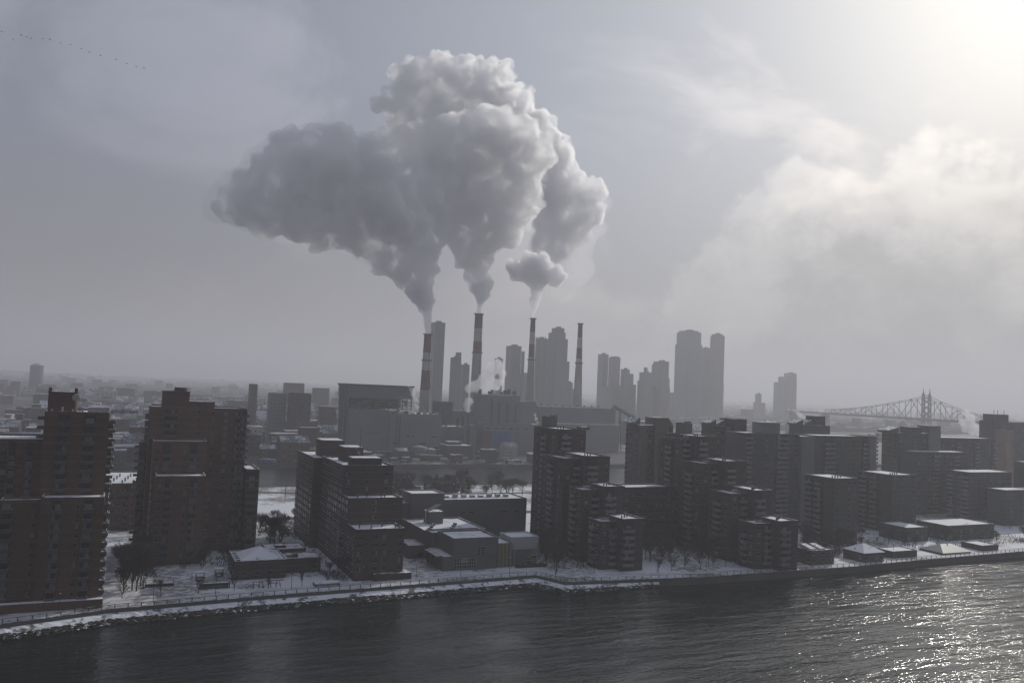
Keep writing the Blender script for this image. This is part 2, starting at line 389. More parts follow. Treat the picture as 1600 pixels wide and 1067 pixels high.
# cleared promenade path and paths in the gardens
PATHM = mat('trampled_path', (.52, .52, .54), var=.35, vscale=.8)
ASPH = mat('wet_asphalt', (.06, .058, .058), var=.4, vscale=.3)
def ribbon(name, pts, wd, z, m):
    bm = bmesh.new(); prev = None
    n = max(2, int(plen(pts) / 4))
    for i in range(n + 1):
        x, y, a = along(pts, plen(pts) * i / n - .001 if i else .001); nx, ny = -math.sin(a), math.cos(a)
        c = (bm.verts.new((x - nx * wd / 2, y - ny * wd / 2, z)), bm.verts.new((x + nx * wd / 2, y + ny * wd / 2, z)))
        if prev: bm.faces.new((prev[0], c[0], c[1], prev[1]))
        prev = c
    o = link(name, bm, m); return structure(o)
inl = lambda pts, d: [(x, y + d) for x, y in pts]
ribbon('promenade_path', inl([(-120, 276), (-28, 277), (0, 285), (43, 289), (88, 291), (148, 294)], 4.2), 3.2, 3.008, PATHM)
ribbon('promenade_path', [(160, 294), (175, 285), (217, 277.5), (268, 276.5), (300, 277), (353, 280), (427, 282), (800, 283)], 3.2, 3.008, PATHM)
ribbon('garden_path', [(216, 345), (222, 318), (236, 288), (250, 279)], 3, 3.012, PATHM)
ribbon('road', [(-300, 440), (60, 440), (300, 440), (900, 440)], 9, 3.008, ASPH)
ribbon('road', [(-300, 552), (60, 548), (150, 520), (240, 520), (900, 520)], 7, 3.012, ASPH)
ribbon('garden_path', [(60, 318), (78, 308), (76, 296)], 2.5, 3.016, PATHM)
# railings: the three stretches meet at the kinks of the wall
def railing(pts, label, step=3.6, h=1.15):
    x0, y0, _ = along(pts, 0); r = empty('railing', (x0, y0, 3.0), label, 'railing', 'railings along the promenade')
    bm = bmesh.new(); addtube(bm, (0, 0, 0), (0, 0, h), .15, .15, 5); pm = bpy.data.meshes.new('post'); bm.to_mesh(pm); bm.free(); pm.materials.append(MET)
    n = min(99, int(plen(pts) / step))
    for i in range(n + 1):
        x, y, a = along(pts, plen(pts) * i / n - (.001 if i else -.001)); p = link('post', pm, parent=r); p.location = (x - x0, y - y0, 0)
    for zz in (h, .62, .2):
        bm = bmesh.new()
        for (a, b) in zip(pts, pts[1:]): addtube(bm, (a[0] - x0, a[1] - y0, zz), (b[0] - x0, b[1] - y0, zz), 0.11 if zz == h else .05, None, 4)
        link('rail', bm, MET, r)
off = lambda a, b, d=.9: [(x, y + d) for x, y in SHORE[a:b]]
railing([(-110, 273.5)] + off(2, 7), 'long dark railing of the promenade in front of the brown towers and the school', 3.7)
railing([(150.9, 291.5), (157, 278.6)], 'short angled railing where the river wall steps out beside the school', 2.2)
railing([(157.5, 278.4)] + off(8, 13) + [(460, 277)], 'dark railing along the right-hand promenade above the glittering river', 3.6)

# ------------------------------------------------------------------ brown brick towers at the left
b = Building('apartment_tower', 'tall brown brick tower with a white roof dish and stepped front, leftmost of all', 'apartment tower', 'brown brick towers', BROWN, (-14, 300, 3))
xa, _ = fx(15, 800, 287); xb, z1 = fx(163, 779, 287); xc, _ = fx(64, 779, 287); _, zl = fx(40, 690, 296)
b.block(xc, xb, 287, 297, z1); b.block(xa - 3, xc, 290, 297, z1 - 1)
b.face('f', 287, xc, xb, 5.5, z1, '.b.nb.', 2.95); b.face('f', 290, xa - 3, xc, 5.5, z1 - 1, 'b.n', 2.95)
x0, zt = fx(70, 645, 297); x1, _ = fx(171, 645, 297)
b.block(x0, x1, 297, 322, zt); b.face('f', 297, x0, x1, z1 + 1.2, zt, '.b.b.', 2.95)
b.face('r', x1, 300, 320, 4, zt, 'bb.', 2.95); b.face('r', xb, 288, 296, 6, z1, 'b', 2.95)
x2, _ = fx(-70, 690, 299); b.block(x2, x0 - .02, 299, 322, zl); b.face('f', 299, x2, x0, 6, zl, 'w.bb.wb.b.', 2.95)
px0, pz = fx(76, 613, 304); px1, _ = fx(121, 613, 304)
b.boxpart('penthouse', px0, px1, 304, 314, zt + .01, pz, RED)
b.boxpart('penthouse_cap', px0 - .2, px1 + .2, 303.8, 314.2, pz + .003, pz + .35, RED)
for q in (px0 + .4, px1 - .4): b.boxpart('chimney', q - .45, q + .45, 304.5, 305.4, pz + .36, pz + 1.7, RED)
ux, uz = fx(137, 645, 302); b.boxpart('roof_unit', ux, ux + 6.4, 302, 306, zt + .02, zt + 2.0, LMT)
for i in range(9):
    q = x0 + 1.5 + i * 2.9; b.boxpart('roof_vent', q, q + .5, 298.5 + (i % 3) * .8, 299.2 + (i % 3) * .8, zt + .02, zt + 1.2 + (i % 2) * .7, LMT)
sx, sz = fx(119, 621, 302.5)
bm = bmesh.new(); bmesh.ops.create_uvsphere(bm, u_segments=14, v_segments=8, radius=1.2)
for v in bm.verts: v.co = Vector((sx + v.co.x, 302.5 + v.co.y * .35, sz + v.co.z))
addtube(bm, (sx, 302.7, zt), (sx, 302.7, sz - .8), .12, .12, 5); b.part('satellite_dish', bm, LMT)
bm = bmesh.new(); bmesh.ops.create_uvsphere(bm, u_segments=12, v_segments=8, radius=.8)
for v in bm.verts: v.co = Vector((sx + 1.4 + v.co.x, 299.5 + v.co.y * .4, zt + 1.4 + v.co.z))
addtube(bm, (sx + 1.4, 299.6, zt), (sx + 1.4, 299.6, zt + 1), .1, .1, 5); b.part('satellite_dish', bm, LMT)
corner_balconies(b, x1 + .01, x1 + 2.1, 298, 303, z1 + 2, zt); corner_balconies(b, xb + .01, xb + 1.7, 288.5, 294, 6.5, z1); corner_balconies(b, x0 - 1.9, x0 - .01, 297.3, 298.9, zl + 1, zt, skew=30)
b.boxpart('podium', xa - 4, xb + 1.6, 284.9, 286.99, 3, 5.6, BROWN)
b.boxpart('podium_snow', xa - 3.9, xb + 1.5, 285, 286.9, 5.603, 5.75, SNR)
b.done()

b = Building('apartment_tower', 'tall brown brick tower with red penthouse and stepped front, second from the left', 'apartment tower', 'brown brick towers', BROWN, (34, 360, 3))
x0, z1 = fx(244, 746, 341); x1, _ = fx(322, 746, 341); b.block(x0, x1, 341, 353, z1)
b.face('f', 341, x0, x1, 5, z1, 'nb.nb.', 2.95); b.face('l', x0, 342, 352, 5, z1, 'bn', 2.95)
x0, z2 = fx(240, 691, 353); x1, _ = fx(324, 691, 353); b.block(x0, x1, 353, 366, z2)
b.face('f', 353, x0, x1, z1 + 1.2, z2, 'nb.nb.', 2.95)
x0, z3 = fx(235, 637, 366); x1, _ = fx(387, 637, 366); xm, _ = fx(330, 637, 366); b.block(x0, x1, 366, 388, z3)
b.face('f', 366, x0, xm - 2, z2 + 1.2, z3, '.b.n', 2.95); b.face('f', 366, xm, x1, 5, z3, 'n.w.bb', 2.95); b.face('l', x0, 367, 387, z2, z3, 'bb', 2.95)
x4, z4 = fx(385, 735, 362); x5, _ = fx(404, 735, 362); b.block(x4, x5 + .5, 362, 384, z4); b.face('f', 362, x4, x5, 5, z4, 'b', 2.95)
x6, z6 = fx(218, 692, 376); b.block(x6, x0 - .02, 376, 388, z6); b.face('f', 376, x6, x0, 5, z6, 'bw', 2.95)
px0, pz = fx(255, 610, 370); px1, _ = fx(297, 610, 370); b.boxpart('penthouse', px0, px1, 370, 380, z3 + .01, pz, RED)
qx1, qz = fx(336, 628, 370.5); b.boxpart('penthouse', px1 + .01, qx1, 370.5, 378, z3 + .01, qz, RED)
corner_balconies(b, x0 - 1.7, x0 - .01, 366.3, 371, z6 + 1.5, z3, skew=80); corner_balconies(b, x1 + .01, x1 + 1.3, 367, 372, z4 + 1.5, z3); corner_balconies(b, fx(322, 746, 341)[0] + .01, fx(322, 746, 341)[0] + 1.5, 342, 347, 6, z1); corner_balconies(b, x6 - 1.6, x6 - .01, 377, 383, 6, z6, skew=80)
tx, tz = fx(283, 607, 373); bm = bmesh.new(); addtube(bm, (tx, 374, pz), (tx, 374, tz + .5), 2.6, 2.6, 14); b.part('water_tank', bm, DKB)
for i in range(14):
    q = qx1 + .8 + i * 1.05; b.boxpart('roof_vent', q, q + .35, 368 + (i % 3), 368.6 + (i % 3), z3 + .02, z3 + 1.0 + (i * 7 % 5) * .22, LMT)
b.done()

b = Building('apartment_block', 'low brown block with snowy vent-dotted roof seen between the two leftmost towers', 'apartment block', None, BROWN, (8, 440, 3))
x0, z1 = fx(160, 757, 420); x1, _ = fx(224, 757, 420); b.block(x0, x1, 420, 470, z1); b.face('f', 420, x0, x1, 4, z1, 'bwwb.w', 3)
for i in range(10):
    q = x0 + 3 + i * (x1 - x0 - 5) / 10; yy = 423 + (i * 5 % 4) * 9; b.boxpart('roof_vent', q, q + .6, yy, yy + .6, z1 + .02, z1 + 1.7, MET)
b.done()

b = Building('apartment_tower', 'stepped brown block with snow-capped terraces beside the grey school', 'apartment tower', 'brown brick towers', DKB, (89, 320, 3))
XL = 79.5
xr1, z1 = fx(632, 827, 298.5); b.block(XL, xr1, 298.5, 311.8, z1)
xr2, z2 = fx(626, 779, 311.8); b.block(XL, xr2 + .8, 311.8, 322.5, z2)
xr3, z3 = fx(612, 729, 322.5); b.block(XL, xr3 + .8, 322.5, 362, z3)
b.block(XL - 3.5, xr3, 362, 400, z3 - .8)
b.face('f', 298.5, XL, xr1, 5.6, z1, 'w.ww.n', 2.85); b.face('f', 311.8, XL, xr2, z1 + 1, z2, '..w.n', 2.85); b.face('f', 322.5, XL, xr3, z2 + 1, z3, 'w.n.w', 2.85)
b.face('l', XL, 299, 322, 5, z1, 'wnwnwb', 2.85); b.face('l', XL, 312, 322, z1 + 1, z2, 'wnw', 2.85); b.face('l', XL, 323, 361, 5, z3, 'wnwwnwwnwwn', 2.85); b.face('l', XL - 3.5, 363, 399, 5, z3 - 1, 'wnwwnwwnw', 2.85)
a0, az = fx(551, 716, 324.5); a1, _ = fx(597, 715, 324.5); b.boxpart('penthouse', a0, a1, 324.5, 332, z3 + .01, az, DKB); b.boxpart('penthouse_snow', a0 + .3, a1 - .3, 324.8, 331.7, az + .003, az + .25, SNR)
a0, az = fx(538, 699, 342); a1, _ = fx(568, 698, 342); b.boxpart('penthouse', a0, a1, 342, 352, z3 + .01, az, DKB); b.boxpart('penthouse_snow', a0 + .3, a1 - .3, 342.3, 351.7, az + .003, az + .25, SNR)
a0, az = fx(503, 688, 372); a1, _ = fx(538, 687, 372); b.boxpart('penthouse', a0, a1, 372, 384, z3 - .7, az, DKB); b.boxpart('penthouse_snow', a0 + .3, a1 - .3, 372.3, 383.7, az + .003, az + .25, SNR)
for i, (q, yy, zz) in enumerate(((82, 304, z1), (86, 302, z1), (91, 305, z1), (95, 301, z1), (97, 304, z1), (84, 316, z2), (88, 318, z2), (93, 315, z2), (95, 317, z2), (88, 356, z3), (83, 358, z3), (87, 328, az))):
    b.boxpart('roof_vent', q, q + .35, yy, yy + .35, zz + .02, zz + 2.0 - (i % 3) * .4, MET)
b.boxpart('porch', xr1 + .01, xr1 + 3.2, 297, 303, 3, 5.4, DKB)
b.boxpart('porch', XL + 7, xr1, 296.6, 298.49, 3, 5.6, DKB)
b.done()

# ------------------------------------------------------------------ low snow-roofed pavilion with a hipped roof
def hip(bm, x0, x1, y0, y1, z0, z1, over=.0, rx=None, ry=None):
    cx, cy_ = (x0 + x1) / 2, (y0 + y1) / 2; w_, d_ = x1 - x0, y1 - y0
    rl = rx if rx is not None else max(0, (w_ - d_) / 2); dl = max(0, (d_ - w_) / 2)
    a = [(x0 - over, y0 - over, z0), (x1 + over, y0 - over, z0), (x1 + over, y1 + over, z0), (x0 - over, y1 + over, z0)]
    p, q = (cx - rl, cy_ - dl, z1), (cx + rl, cy_ + dl, z1)
    if dl: 
        addquad(bm, (a[0], a[1], p)); addquad(bm, (a[1], a[2], q, p)); addquad(bm, (a[2], a[3], q)); addquad(bm, (a[3], a[0], p, q))
    else:
        addquad(bm, (a[0], a[1], q, p)); addquad(bm, (a[1], a[2], q)); addquad(bm, (a[2], a[3], p, q)); addquad(bm, (a[3], a[0], p))
b = Building('pavilion', 'low dark pavilion with a hipped snowy roof beside the white lawn', 'pavilion', None, DKB, (55, 320, 3))
PZ = G(366, 907).x; xR, _ = fx(447, 890, 310.5)
zp = fx(370, 878.5, 310.5)[1]
b.block(PZ, xR, 310.5, 331, zp, par=.5)
bm = bmesh.new(); hip(bm, PZ + 2.2, xR - 1.2, 312.5, 329, zp + .04, zp + 3.4, 0); b.part('roof_hip', bm, SNR)
for q in range(5): b.boxpart('roof_rib', PZ + .6, PZ + 2.1, 313 + q * 3.4, 313.3 + q * 3.4, zp + .02, zp + .4, MET)
b.face('f', 310.5, PZ, xR, 3.6, zp, '.w.w.w.w', 3); b.face('l', PZ, 312, 330, 3.6, zp, 'w.w.w', 3)
xS, _ = fx(500, 885, 318); b.block(xR + .01, xS, 317, 328, zp - 1.2, par=.5); b.face('f', 317, xR, xS, 3.3, zp - 1, 'w.w', 3)
b.block(xR - 4, xS - 3, 331.2, 344, zp - .4, par=.5); b.boxpart('skylight', xR + 2, xR + 6, 320, 324, zp - 1.15, zp - .2, GLS)
b.boxpart('skylight', xR + 8, xR + 11, 319, 325, zp - 1.15, zp - .5, SNR); b.boxpart('skylight', xR, xR + 4, 335, 339, zp - .35, zp + .6, MET)
b.done()

# ------------------------------------------------------------------ the school
b = Building('school', 'grey panelled school with snow-filled roof terraces by the promenade', 'school', None, SCH, (130, 320, 3))
yF = 305.5; x0, z1 = fx(709, 844, yF); x1, _ = fx(779, 842, yF)
sx0 = G(693, 893).x; zw = fx(709, 869, yF)[1]
b.block(x0, x1, yF, 324, z1, par=1.1, z0=zw)                                 # upper hall
b.block(sx0, x1 - .5, yF + .4, 324, zw - .003, par=0, z0=2.9)                # ground floor stands out to the left
b.boxpart('canopy', sx0 - 2.0, sx0 - .01, yF + 3, 323, zw - .6, zw - .15, WHP)
for q in range(5): b.boxpart('fin', sx0 - .5, sx0 - .01, yF + 1 + q * 4.2, yF + 1.5 + q * 4.2, 3, zw - .62, OLP)
def winpart(x0_, x1_, y_, z0_, z1_, nx, nz):
    bm = bmesh.new(); addbox(bm, x0_, x1_, y_ - .08, y_ - .005, z0_, z1_, '', 1)
    for i in range(nx):
        for j in range(nz):
            a = x0_ + (x1_ - x0_) * i / nx + .12; c = z0_ + (z1_ - z0_) * j / nz + .1
            addquad(bm, ((a, y_ - .1, c), (a + (x1_ - x0_) / nx - .2, y_ - .1, c), (a + (x1_ - x0_) / nx - .2, y_ - .1, c + (z1_ - z0_) / nz - .18), (a, y_ - .1, c + (z1_ - z0_) / nz - .18)))
    return bm
def wp(pa, pb, pyt, pyb, y_, nx, nz):
    xa_, za_ = fx(pa, pyt, y_); xb_, zb_ = fx(pb, pyb, y_)
    bm = winpart(xa_, xb_, y_, zb_, za_, nx, nz)
    for v in bm.verts: v.co -= b.root.location
    link('window', bm, [GLS, LMT], b.root)
wp(710, 743.5, 872.5, 886.5, yF + .4, 9, 3)
wp(745.5, 757, 854, 865.5, yF, 2, 3)
x2, z2 = fx(801, 849, yF + 1.2); b.block(x1 + .01, x2, yF + 1.2, 321, z2, par=.5, m=OLP)
for i in range(5): b.boxpart('fin', x1 + 1 + i * 1.7, x1 + 1.25 + i * 1.7, yF + .9, yF + 1.19, 3.4, z2 - .3, LMT)
x3, z3 = fx(842, 839, yF + 2.5); b.block(x2 + .01, x3, yF + 2.5, 320, z3, par=.6, m=WHP, z0=z3 - 4.6, skip='')
b.block(x2 + .01, x3 - 3.5, yF + 2.6, 320, z3 - 4.603, par=0, roof=False)
b.boxpart('column', x3 - .7, x3 - .1, yF + 2.7, yF + 3.3, 2.98, z3 - 4.603, WHP)
wp(823, 838, 868, 881, yF + 2.6, 4, 2)
b.boxpart('planter_hedge', x2 + 1, x3 + 1.5, yF - 1.8, yF, 3, 4.3, NEED)
xT, zt = fx(746, 831, 326); b.block(118.2, x1 + 1.5, 324.01, 332, 14.2, par=.9); b.block(118.2, 146, 332, 364, 13.6, par=.8)
for i in range(7):
    q = 121 + i * 2.6; b.boxpart('roof_planter', q, q + 1.4, 336 + (i * 5 % 4) * 5, 337.2 + (i * 5 % 4) * 5, 13.62, 14.5, MET)
bm = bmesh.new(); cz = 13.65; addquad(bm, ((124, 350, cz + 6), (126.2, 350, cz + 6), (132.5, 352, cz + 8.6), (130, 352, cz + 8.6))); addquad(bm, ((124, 350, cz + 5.7), (130, 352, cz + 8.3), (132.5, 352, cz + 8.3), (126.2, 350, cz + 5.7)))
addtube(bm, (124.5, 350.2, cz), (124.5, 350.2, cz + 6), .22, .22, 5); b.part('slanting_canopy', bm, WHP)
b.boxpart('stair_head', 126, 133, 350.5, 357, cz, cz + 5.4, SCH)
x4, z4 = fx(692, 782, 371); x5, _ = fx(823, 783, 371)
b.block(x4, x5, 371, 392, z4, par=.7); b.face('f', 371, x4 + 6, x5, 13, z4, '.rr.r..r.w.', 4.1, 1.2, 1.2)
x6, z6 = fx(643, 773, 369); b.block(x6, x4 - .02, 369, 384, z6, par=.9, m=SCH)
for i in range(8): b.boxpart('roof_unit', x4 + 4 + i * 4.6, x4 + 6.2 + i * 4.6, 379, 381.5, z4 + .02, z4 + 1.0 + (i * 3 % 4) * .25, LMT)
x7, z7 = fx(632, 770, 371); b.block(x6 - 12, x6 - .01, 372, 388, z6 - 4.5, par=.5)
x8, z8 = fx(642, 853, 331); x9, _ = fx(663, 856, 331); b.block(x8 - 1, 117.9, 331, 346, z8, par=.4); b.face('f', 331, x8, 117.5, 2.7, z8, '.r', 3.2, 2.1, .6)
b.done()

# ------------------------------------------------------------------ stepped towers right of the school
def stepped(X0, pxs, label, group='stepped maroon apartment towers', slab=None, Wd=10.5, name='apartment_tower'):
    """terraces climb away from the river; pxs: (y front, height, left wing)"""
    b = Building(name, label, 'apartment tower', group, MAR, (X0 + 5, pxs[0][0] + 20, 3))
    zp_ = 5.2
    for i, (y0, z1, lw, wd) in enumerate(pxs):
        y1 = pxs[i + 1][0] if i + 1 < len(pxs) else slab[0]
        b.block(X0, X0 + wd, y0, y1, z1)
        b.face('f', y0, X0 + .3, X0 + wd * .52, zp_, z1, 'b', 2.75); b.face('f', y0, X0 + wd * .52, X0 + wd, zp_, z1, '.' if i == 0 else '.n', 2.75)
        if lw:
            b.block(X0 - lw, X0 - .01, y0 + 5, y1, z1 - 1.6 - .4 * (i % 2)); b.face('f', y0 + 5, X0 - lw, X0, max(5, zp_ - 1), z1 - 2, 'wb' if lw > 7 else 'b', 2.75); b.face('l', X0 - lw, y0 + 5.5, y1, 5, z1 - 2.5, 'wbn' if y1 - y0 > 14 else 'wb', 2.75)
            b.boxpart('terrace_rail', X0 - lw + .2, X0 - lw + 4, y0 + 5.1, y0 + 5.2, z1 - .6, z1 + .5, LMT)
        else: b.face('l', X0, y0, y1, 5, z1, 'wbn', 2.75)
        for k in range(3): b.boxpart('roof_vent', X0 + 2 + k * 2.6, X0 + 2.4 + k * 2.6, y0 + 4 + k * 2, y0 + 4.5 + k * 2, z1 + .02, z1 + 1.4, MET)
        zp_ = z1 + 1.1
    if slab:
        y0, y1, x0, x1, z1 = slab; b.block(x0, x1, y0, y1, z1, m=OLV, par=.3)
        for k in range(3): b.boxpart('duct_cap', x0 + 1 + k * 1.6, x0 + 1.7 + k * 1.6, y0 + 1, y0 + 2, z1 + .3, z1 + 1.0, MET)
    return b
sy = 372; sx0, sz = fx(847, 651, sy); sx1, _ = fx(871, 651, sy)
b = stepped(188, [(287.9, 23.7, 7.5, 10.4), (302.9, 35.1, 8, 10.4), (320.1, 46.5, 8, 13), (346.7, 56.8, 0, 15.5)], 'stepped maroon tower with four snowy terraces climbing left, nearest right of the school', slab=(sy, sy + 9, fxb(847, 651, sy, 9), sx1, sz))
a0, az = fx(909, 667, 355); b.boxpart('penthouse', a0, a0 + 4.5, 355, 360, 56.82, az, DKB)
b.block(188 + 10.45, 196, 320, 321, 20, roof=False); b.done()
sy = 356; sx0, sz = fx(1056, 661, sy); sx1, _ = fx(1082, 661, sy)
b = stepped(257, [(271.8, 23.5, 9, 10.6), (287.7, 34.5, 9, 10.6), (308.6, 45.5, 9, 13.5), (330.7, 55.6, 4, 16)], 'stepped maroon tower with four snowy terraces climbing left, at the bend of the promenade', slab=(sy, sy + 8, fxb(1056, 661, sy, 8), sx1, sz))
b.done()
b = Building('apartment_block', 'low dark link block with a snow-lined roof between the two stepped towers', 'apartment block', None, MAR, (235, 335, 3))
yy = 342; x0, z1 = fx(975, 763, yy); x1, _ = fx(1059, 770, yy); b.block(x0, x1, yy, 356, z1); b.face('f', yy, x0, x1, 5, z1, 'rwrwrwrwr', 2.8); b.done()

def wedge(b, name, x0, x1, y0, y1, z0, za, zb, m):
    """lean-to bulkhead: za at x0 side, zb at x1 side"""
    bm = bmesh.new(); v = addbox(bm, x0, x1, y0, y1, z0, max(za, zb), 'b')
    for i in (4, 7): v[i].co.z = za
    for i in (5, 6): v[i].co.z = zb
    b.part(name, bm, m)
yy = 400
b = Building('apartment_tower', 'grey slab tower with sloping bulkheads on both roof corners, behind the link block', 'apartment tower', 'grey slab towers', GRY, (262, 410, 3))
x0, z1 = fx(979, 664, yy); x0 = fxb(979, 664, yy, 14); x1, _ = fx(1052, 665, yy); b.block(x0, x1, yy, yy + 14, z1, par=.4)
q0, qz = fx(992, 652, yy); wedge(b, 'bulkhead', x0 + .1, q0, yy + .05, yy + 10, z1 + .45, z1 + 1.5, qz, OLV)
q0, qz = fx(1022, 652, yy); q1, _ = fx(1043, 652, yy); b.boxpart('lift_tower', q0, q1, yy - 1.6, yy - .01, 3, qz, OLV); b.boxpart('lift_tower', q0, q1, yy + .02, yy + 9, z1 + .5, qz, OLV)
wedge(b, 'bulkhead', q1 + .05, x1 - .1, yy + .05, yy + 10, z1 + .45, qz, z1 + 1.2, OLV)
b.boxpart('lift_tower', x0 - .01, x0 + 4.2, yy - 1.2, yy - .01, 3, z1, OLV)
m0, _ = fx(993, 664, yy); b.face('f', yy, x0 + 4.3, q0, 5, z1, 'wnwwn', 2.8); b.face('l', x0, yy, yy + 16, 5, z1, 'wnw', 2.8); b.done()

b = Building('apartment_tower', 'slab tower with two pointed wedge bulkheads and a brown lift shaft at its right', 'apartment tower', 'grey slab towers', MAR, (310, 410, 3))
yy = 402; x0, z1 = fx(1096, 665, yy); x0 = fxb(1096, 665, yy, 14); x1, _ = fx(1148, 668, yy); b.block(x0, x1, yy, yy + 14, z1, par=.3)
q, qz = fx(1109, 655, yy); wedge(b, 'bulkhead', x0 + .05, q, yy + .05, yy + 8, z1 + .32, z1 + 1.8, qz, GRY)
q0, _ = fx(1119, 660, yy); q, qz = fx(1132, 656, yy); wedge(b, 'bulkhead', q0, q, yy + .05, yy + 8, z1 + .32, z1 + .8, qz, GRY)
x2, z2 = fx(1147.5, 655, yy - 2); x3, _ = fx(1167, 656, yy - 2); b.block(x2, x3, yy - 2, yy + 12, z2, m=TAN if 0 else DKB, par=.3)
b.face('f', yy, x0, x1, 30, z1, 'wnwn', 2.8); b.done()

# long slab with many windows, its lighter lift towers and roof bulkheads
b = Building('apartment_block', 'long grey block with rows of balconies and a plain square penthouse at its left', 'apartment block', 'long balconied blocks', GRY, (370, 385, 3))
yy = 375; x0, z1 = fx(1165, 677, yy); x1, _ = fx(1249, 683, yy); b.block(x0, x1, yy, yy + 18, z1, par=.5)
b.face('f', yy, x0, x1, 5, z1, 'bn.wnbbnw', 2.8)
q0, qz = fx(1190, 660, yy + 4); q1, _ = fx(1219, 661, yy + 4); b.boxpart('penthouse', q0, q1, yy + 4, yy + 12, z1 + .02, qz, GRL)
b.boxpart('penthouse_snow', q0 + .2, q1 - .2, yy + 4.2, yy + 11.8, qz + .003, qz + .3, SNR)
x2, z2 = fx(1250, 682, yy - 2); x3, _ = fx(1274, 682, yy - 2); b.block(x1 + .01, x3, yy - 2, yy + 12, z2, m=GRL, par=.3)
b.done()
b = Building('apartment_block', 'grey balconied block under a gridded box penthouse with curved bulkheads', 'apartment block', 'long balconied blocks', GRY, (420, 385, 3))
x0, z1 = fx(1274.5, 681, yy); x1, _ = fx(1355, 686, yy); b.block(x0, x1, yy, yy + 18, z1, par=.5); b.face('f', yy, x0 + 2, x1, 5, z1, '.bbwn.wnb', 2.8)
x2, _ = fx(1353, 683, yy - 2); x3, z2 = fx(1370, 682, yy - 2); b.block(x1 + .01, x3, yy - 2, yy + 14, z2, m=GRL, par=.3)
b.done()
b = Building('apartment_tower', 'wide tower top with pointed bulkheads and a dark water-tank box, rising behind the balconied blocks', 'apartment tower', 'grey slab towers', GRY, (450, 460, 3))
yy = 450; x0, z1 = fx(1233, 664, yy); x0 = fxb(1233, 664, yy, 14); x1, _ = fx(1297, 664, yy); b.block(x0, x1, yy, yy + 14, z1, par=.3)
q, qz = fx(1243, 655, yy); wedge(b, 'bulkhead', x0 + .05, q, yy + .05, yy + 8, z1 + .32, z1 + 1.5, qz, GRY)
q0, _ = fx(1256, 660, yy); q, qz = fx(1269, 656, yy); wedge(b, 'bulkhead', q0, q, yy + .05, yy + 8, z1 + .32, z1 + .8, qz, GRY)
q0, qz = fx(1275, 650, yy); q1, _ = fx(1293, 650, yy); b.boxpart('tank_box', q0, q1, yy + 2, yy + 10, z1 + .3, qz, PLD); b.done()

def front_block(X0, yF_, z1, wd, dep, label, pat, lpat, m=GRY, group='front blocks with balconied side walls'):
    b = Building('apartment_block', label, 'apartment block', group, m, (X0 + wd / 2, yF_ + dep / 2, 3))
    b.block(X0, X0 + wd, yF_, yF_ + dep, z1, par=.5); b.face('f', yF_, X0 + .5, X0 + wd - .5, 4.5, z1, pat, 2.8); b.face('l', X0, yF_ + .5, yF_ + dep - .5, 4.5, z1, lpat, 2.8)
    for k in range(4): b.boxpart('roof_vent', X0 + 2 + k * 3, X0 + 2.5 + k * 3, yF_ + 3 + k, yF_ + 3.5 + k, z1 + .02, z1 + 1.2, MET)
    return b
x1, _ = fx(1341, 748, 314.2); front_block(333, 314.2, 36.5, x1 - 333, 20, 'narrow grey-brown block with stacked balconies and snow-edged roof, directly right of second stepped tower', 'n.wn', '.bb').done()
x1, _ = fx(1432, 745, 334.9); front_block(400, 334.9, 35.5, x1 - 400, 24, 'plain light grey block with balconied left wall, behind the hipped snowy roof', 'wn.w', 'nbb', GRY).done()

# cluster at the right
b = Building('apartment_tower', 'large dark tower cluster with pale slab shafts standing under the bridge tower', 'apartment tower', 'dark towers at the right', GRY, (560, 420, 3))
yy = 400; x0, z1 = fx(1378, 676, yy); x0 = fxb(1378, 676, yy, 14); x1, _ = fx(1470, 682, yy); b.block(x0, x1, yy, yy + 14, z1, par=.4); b.face('f', yy, x0, x1, 5, z1, 'wn.wnwnwn', 2.8); b.face('l', x0, yy, yy + 20, 5, z1, 'wnwn', 2.8)
q, qz = fx(1388, 667, yy); wedge(b, 'bulkhead', x0 + .05, q, yy + .05, yy + 9, z1 + .42, z1 + 1.8, qz, GRY)
q0, qz = fx(1421, 667, yy + 2); q1, _ = fx(1440, 668, yy + 2); b.boxpart('penthouse', q0, q1, yy + 2, yy + 10, z1 + .02, qz, GRY)
q0, qz = fx(1452, 665, yy - 1.5); q1, _ = fx(1470, 666, yy - 1.5); b.boxpart('lift_tower', q0, q1, yy - 1.5, yy - .01, 3, qz, GRL); b.boxpart('lift_tower', q0, q1, yy + .02, yy + 8, z1 + .42, qz, GRL); b.done()
b = Building('apartment_block', 'dark long block behind the low snowy roofs, its roof stepping down with a snow line', 'apartment block', 'dark towers at the right', GRY, (600, 395, 3))
yy = 386; x0, z1 = fx(1432, 706, yy); x1, _ = fx(1512, 710, yy); b.block(x0, x1, yy, yy + 13, z1, par=.3); b.face('f', yy, x0, x1, 5, z1, 'wnwbwnwbwn', 2.8); b.done()
b = Building('apartment_block', 'dark block with bright snow edge on its roof, right of the tower cluster', 'apartment block', 'dark towers at the right', GRY, (640, 370, 3))
yy = 360; x0, z1 = fx(1515, 738, yy); x1, _ = fx(1581, 746, yy); b.block(x0, x1, yy, yy + 16, z1, par=.3); b.face('f', yy, x0, x1, 5, z1, 'wnwwnww', 2.8); b.face('l', x0, yy, yy + 16, 5, z1, 'bwb', 2.8); b.done()
b = Building('apartment_block', 'broad dark block filling the skyline right of the small steam puff', 'apartment block', 'dark towers at the right', GRY, (680, 420, 3))
yy = 410; x0, z1 = fx(1470.5, 684, yy); x1, _ = fx(1556, 690, yy); b.block(x0, x1, yy, yy + 18, z1, par=.4); b.face('f', yy, x0, x1, 10, z1, 'wnwbwnwbwnwb', 2.8); b.done()
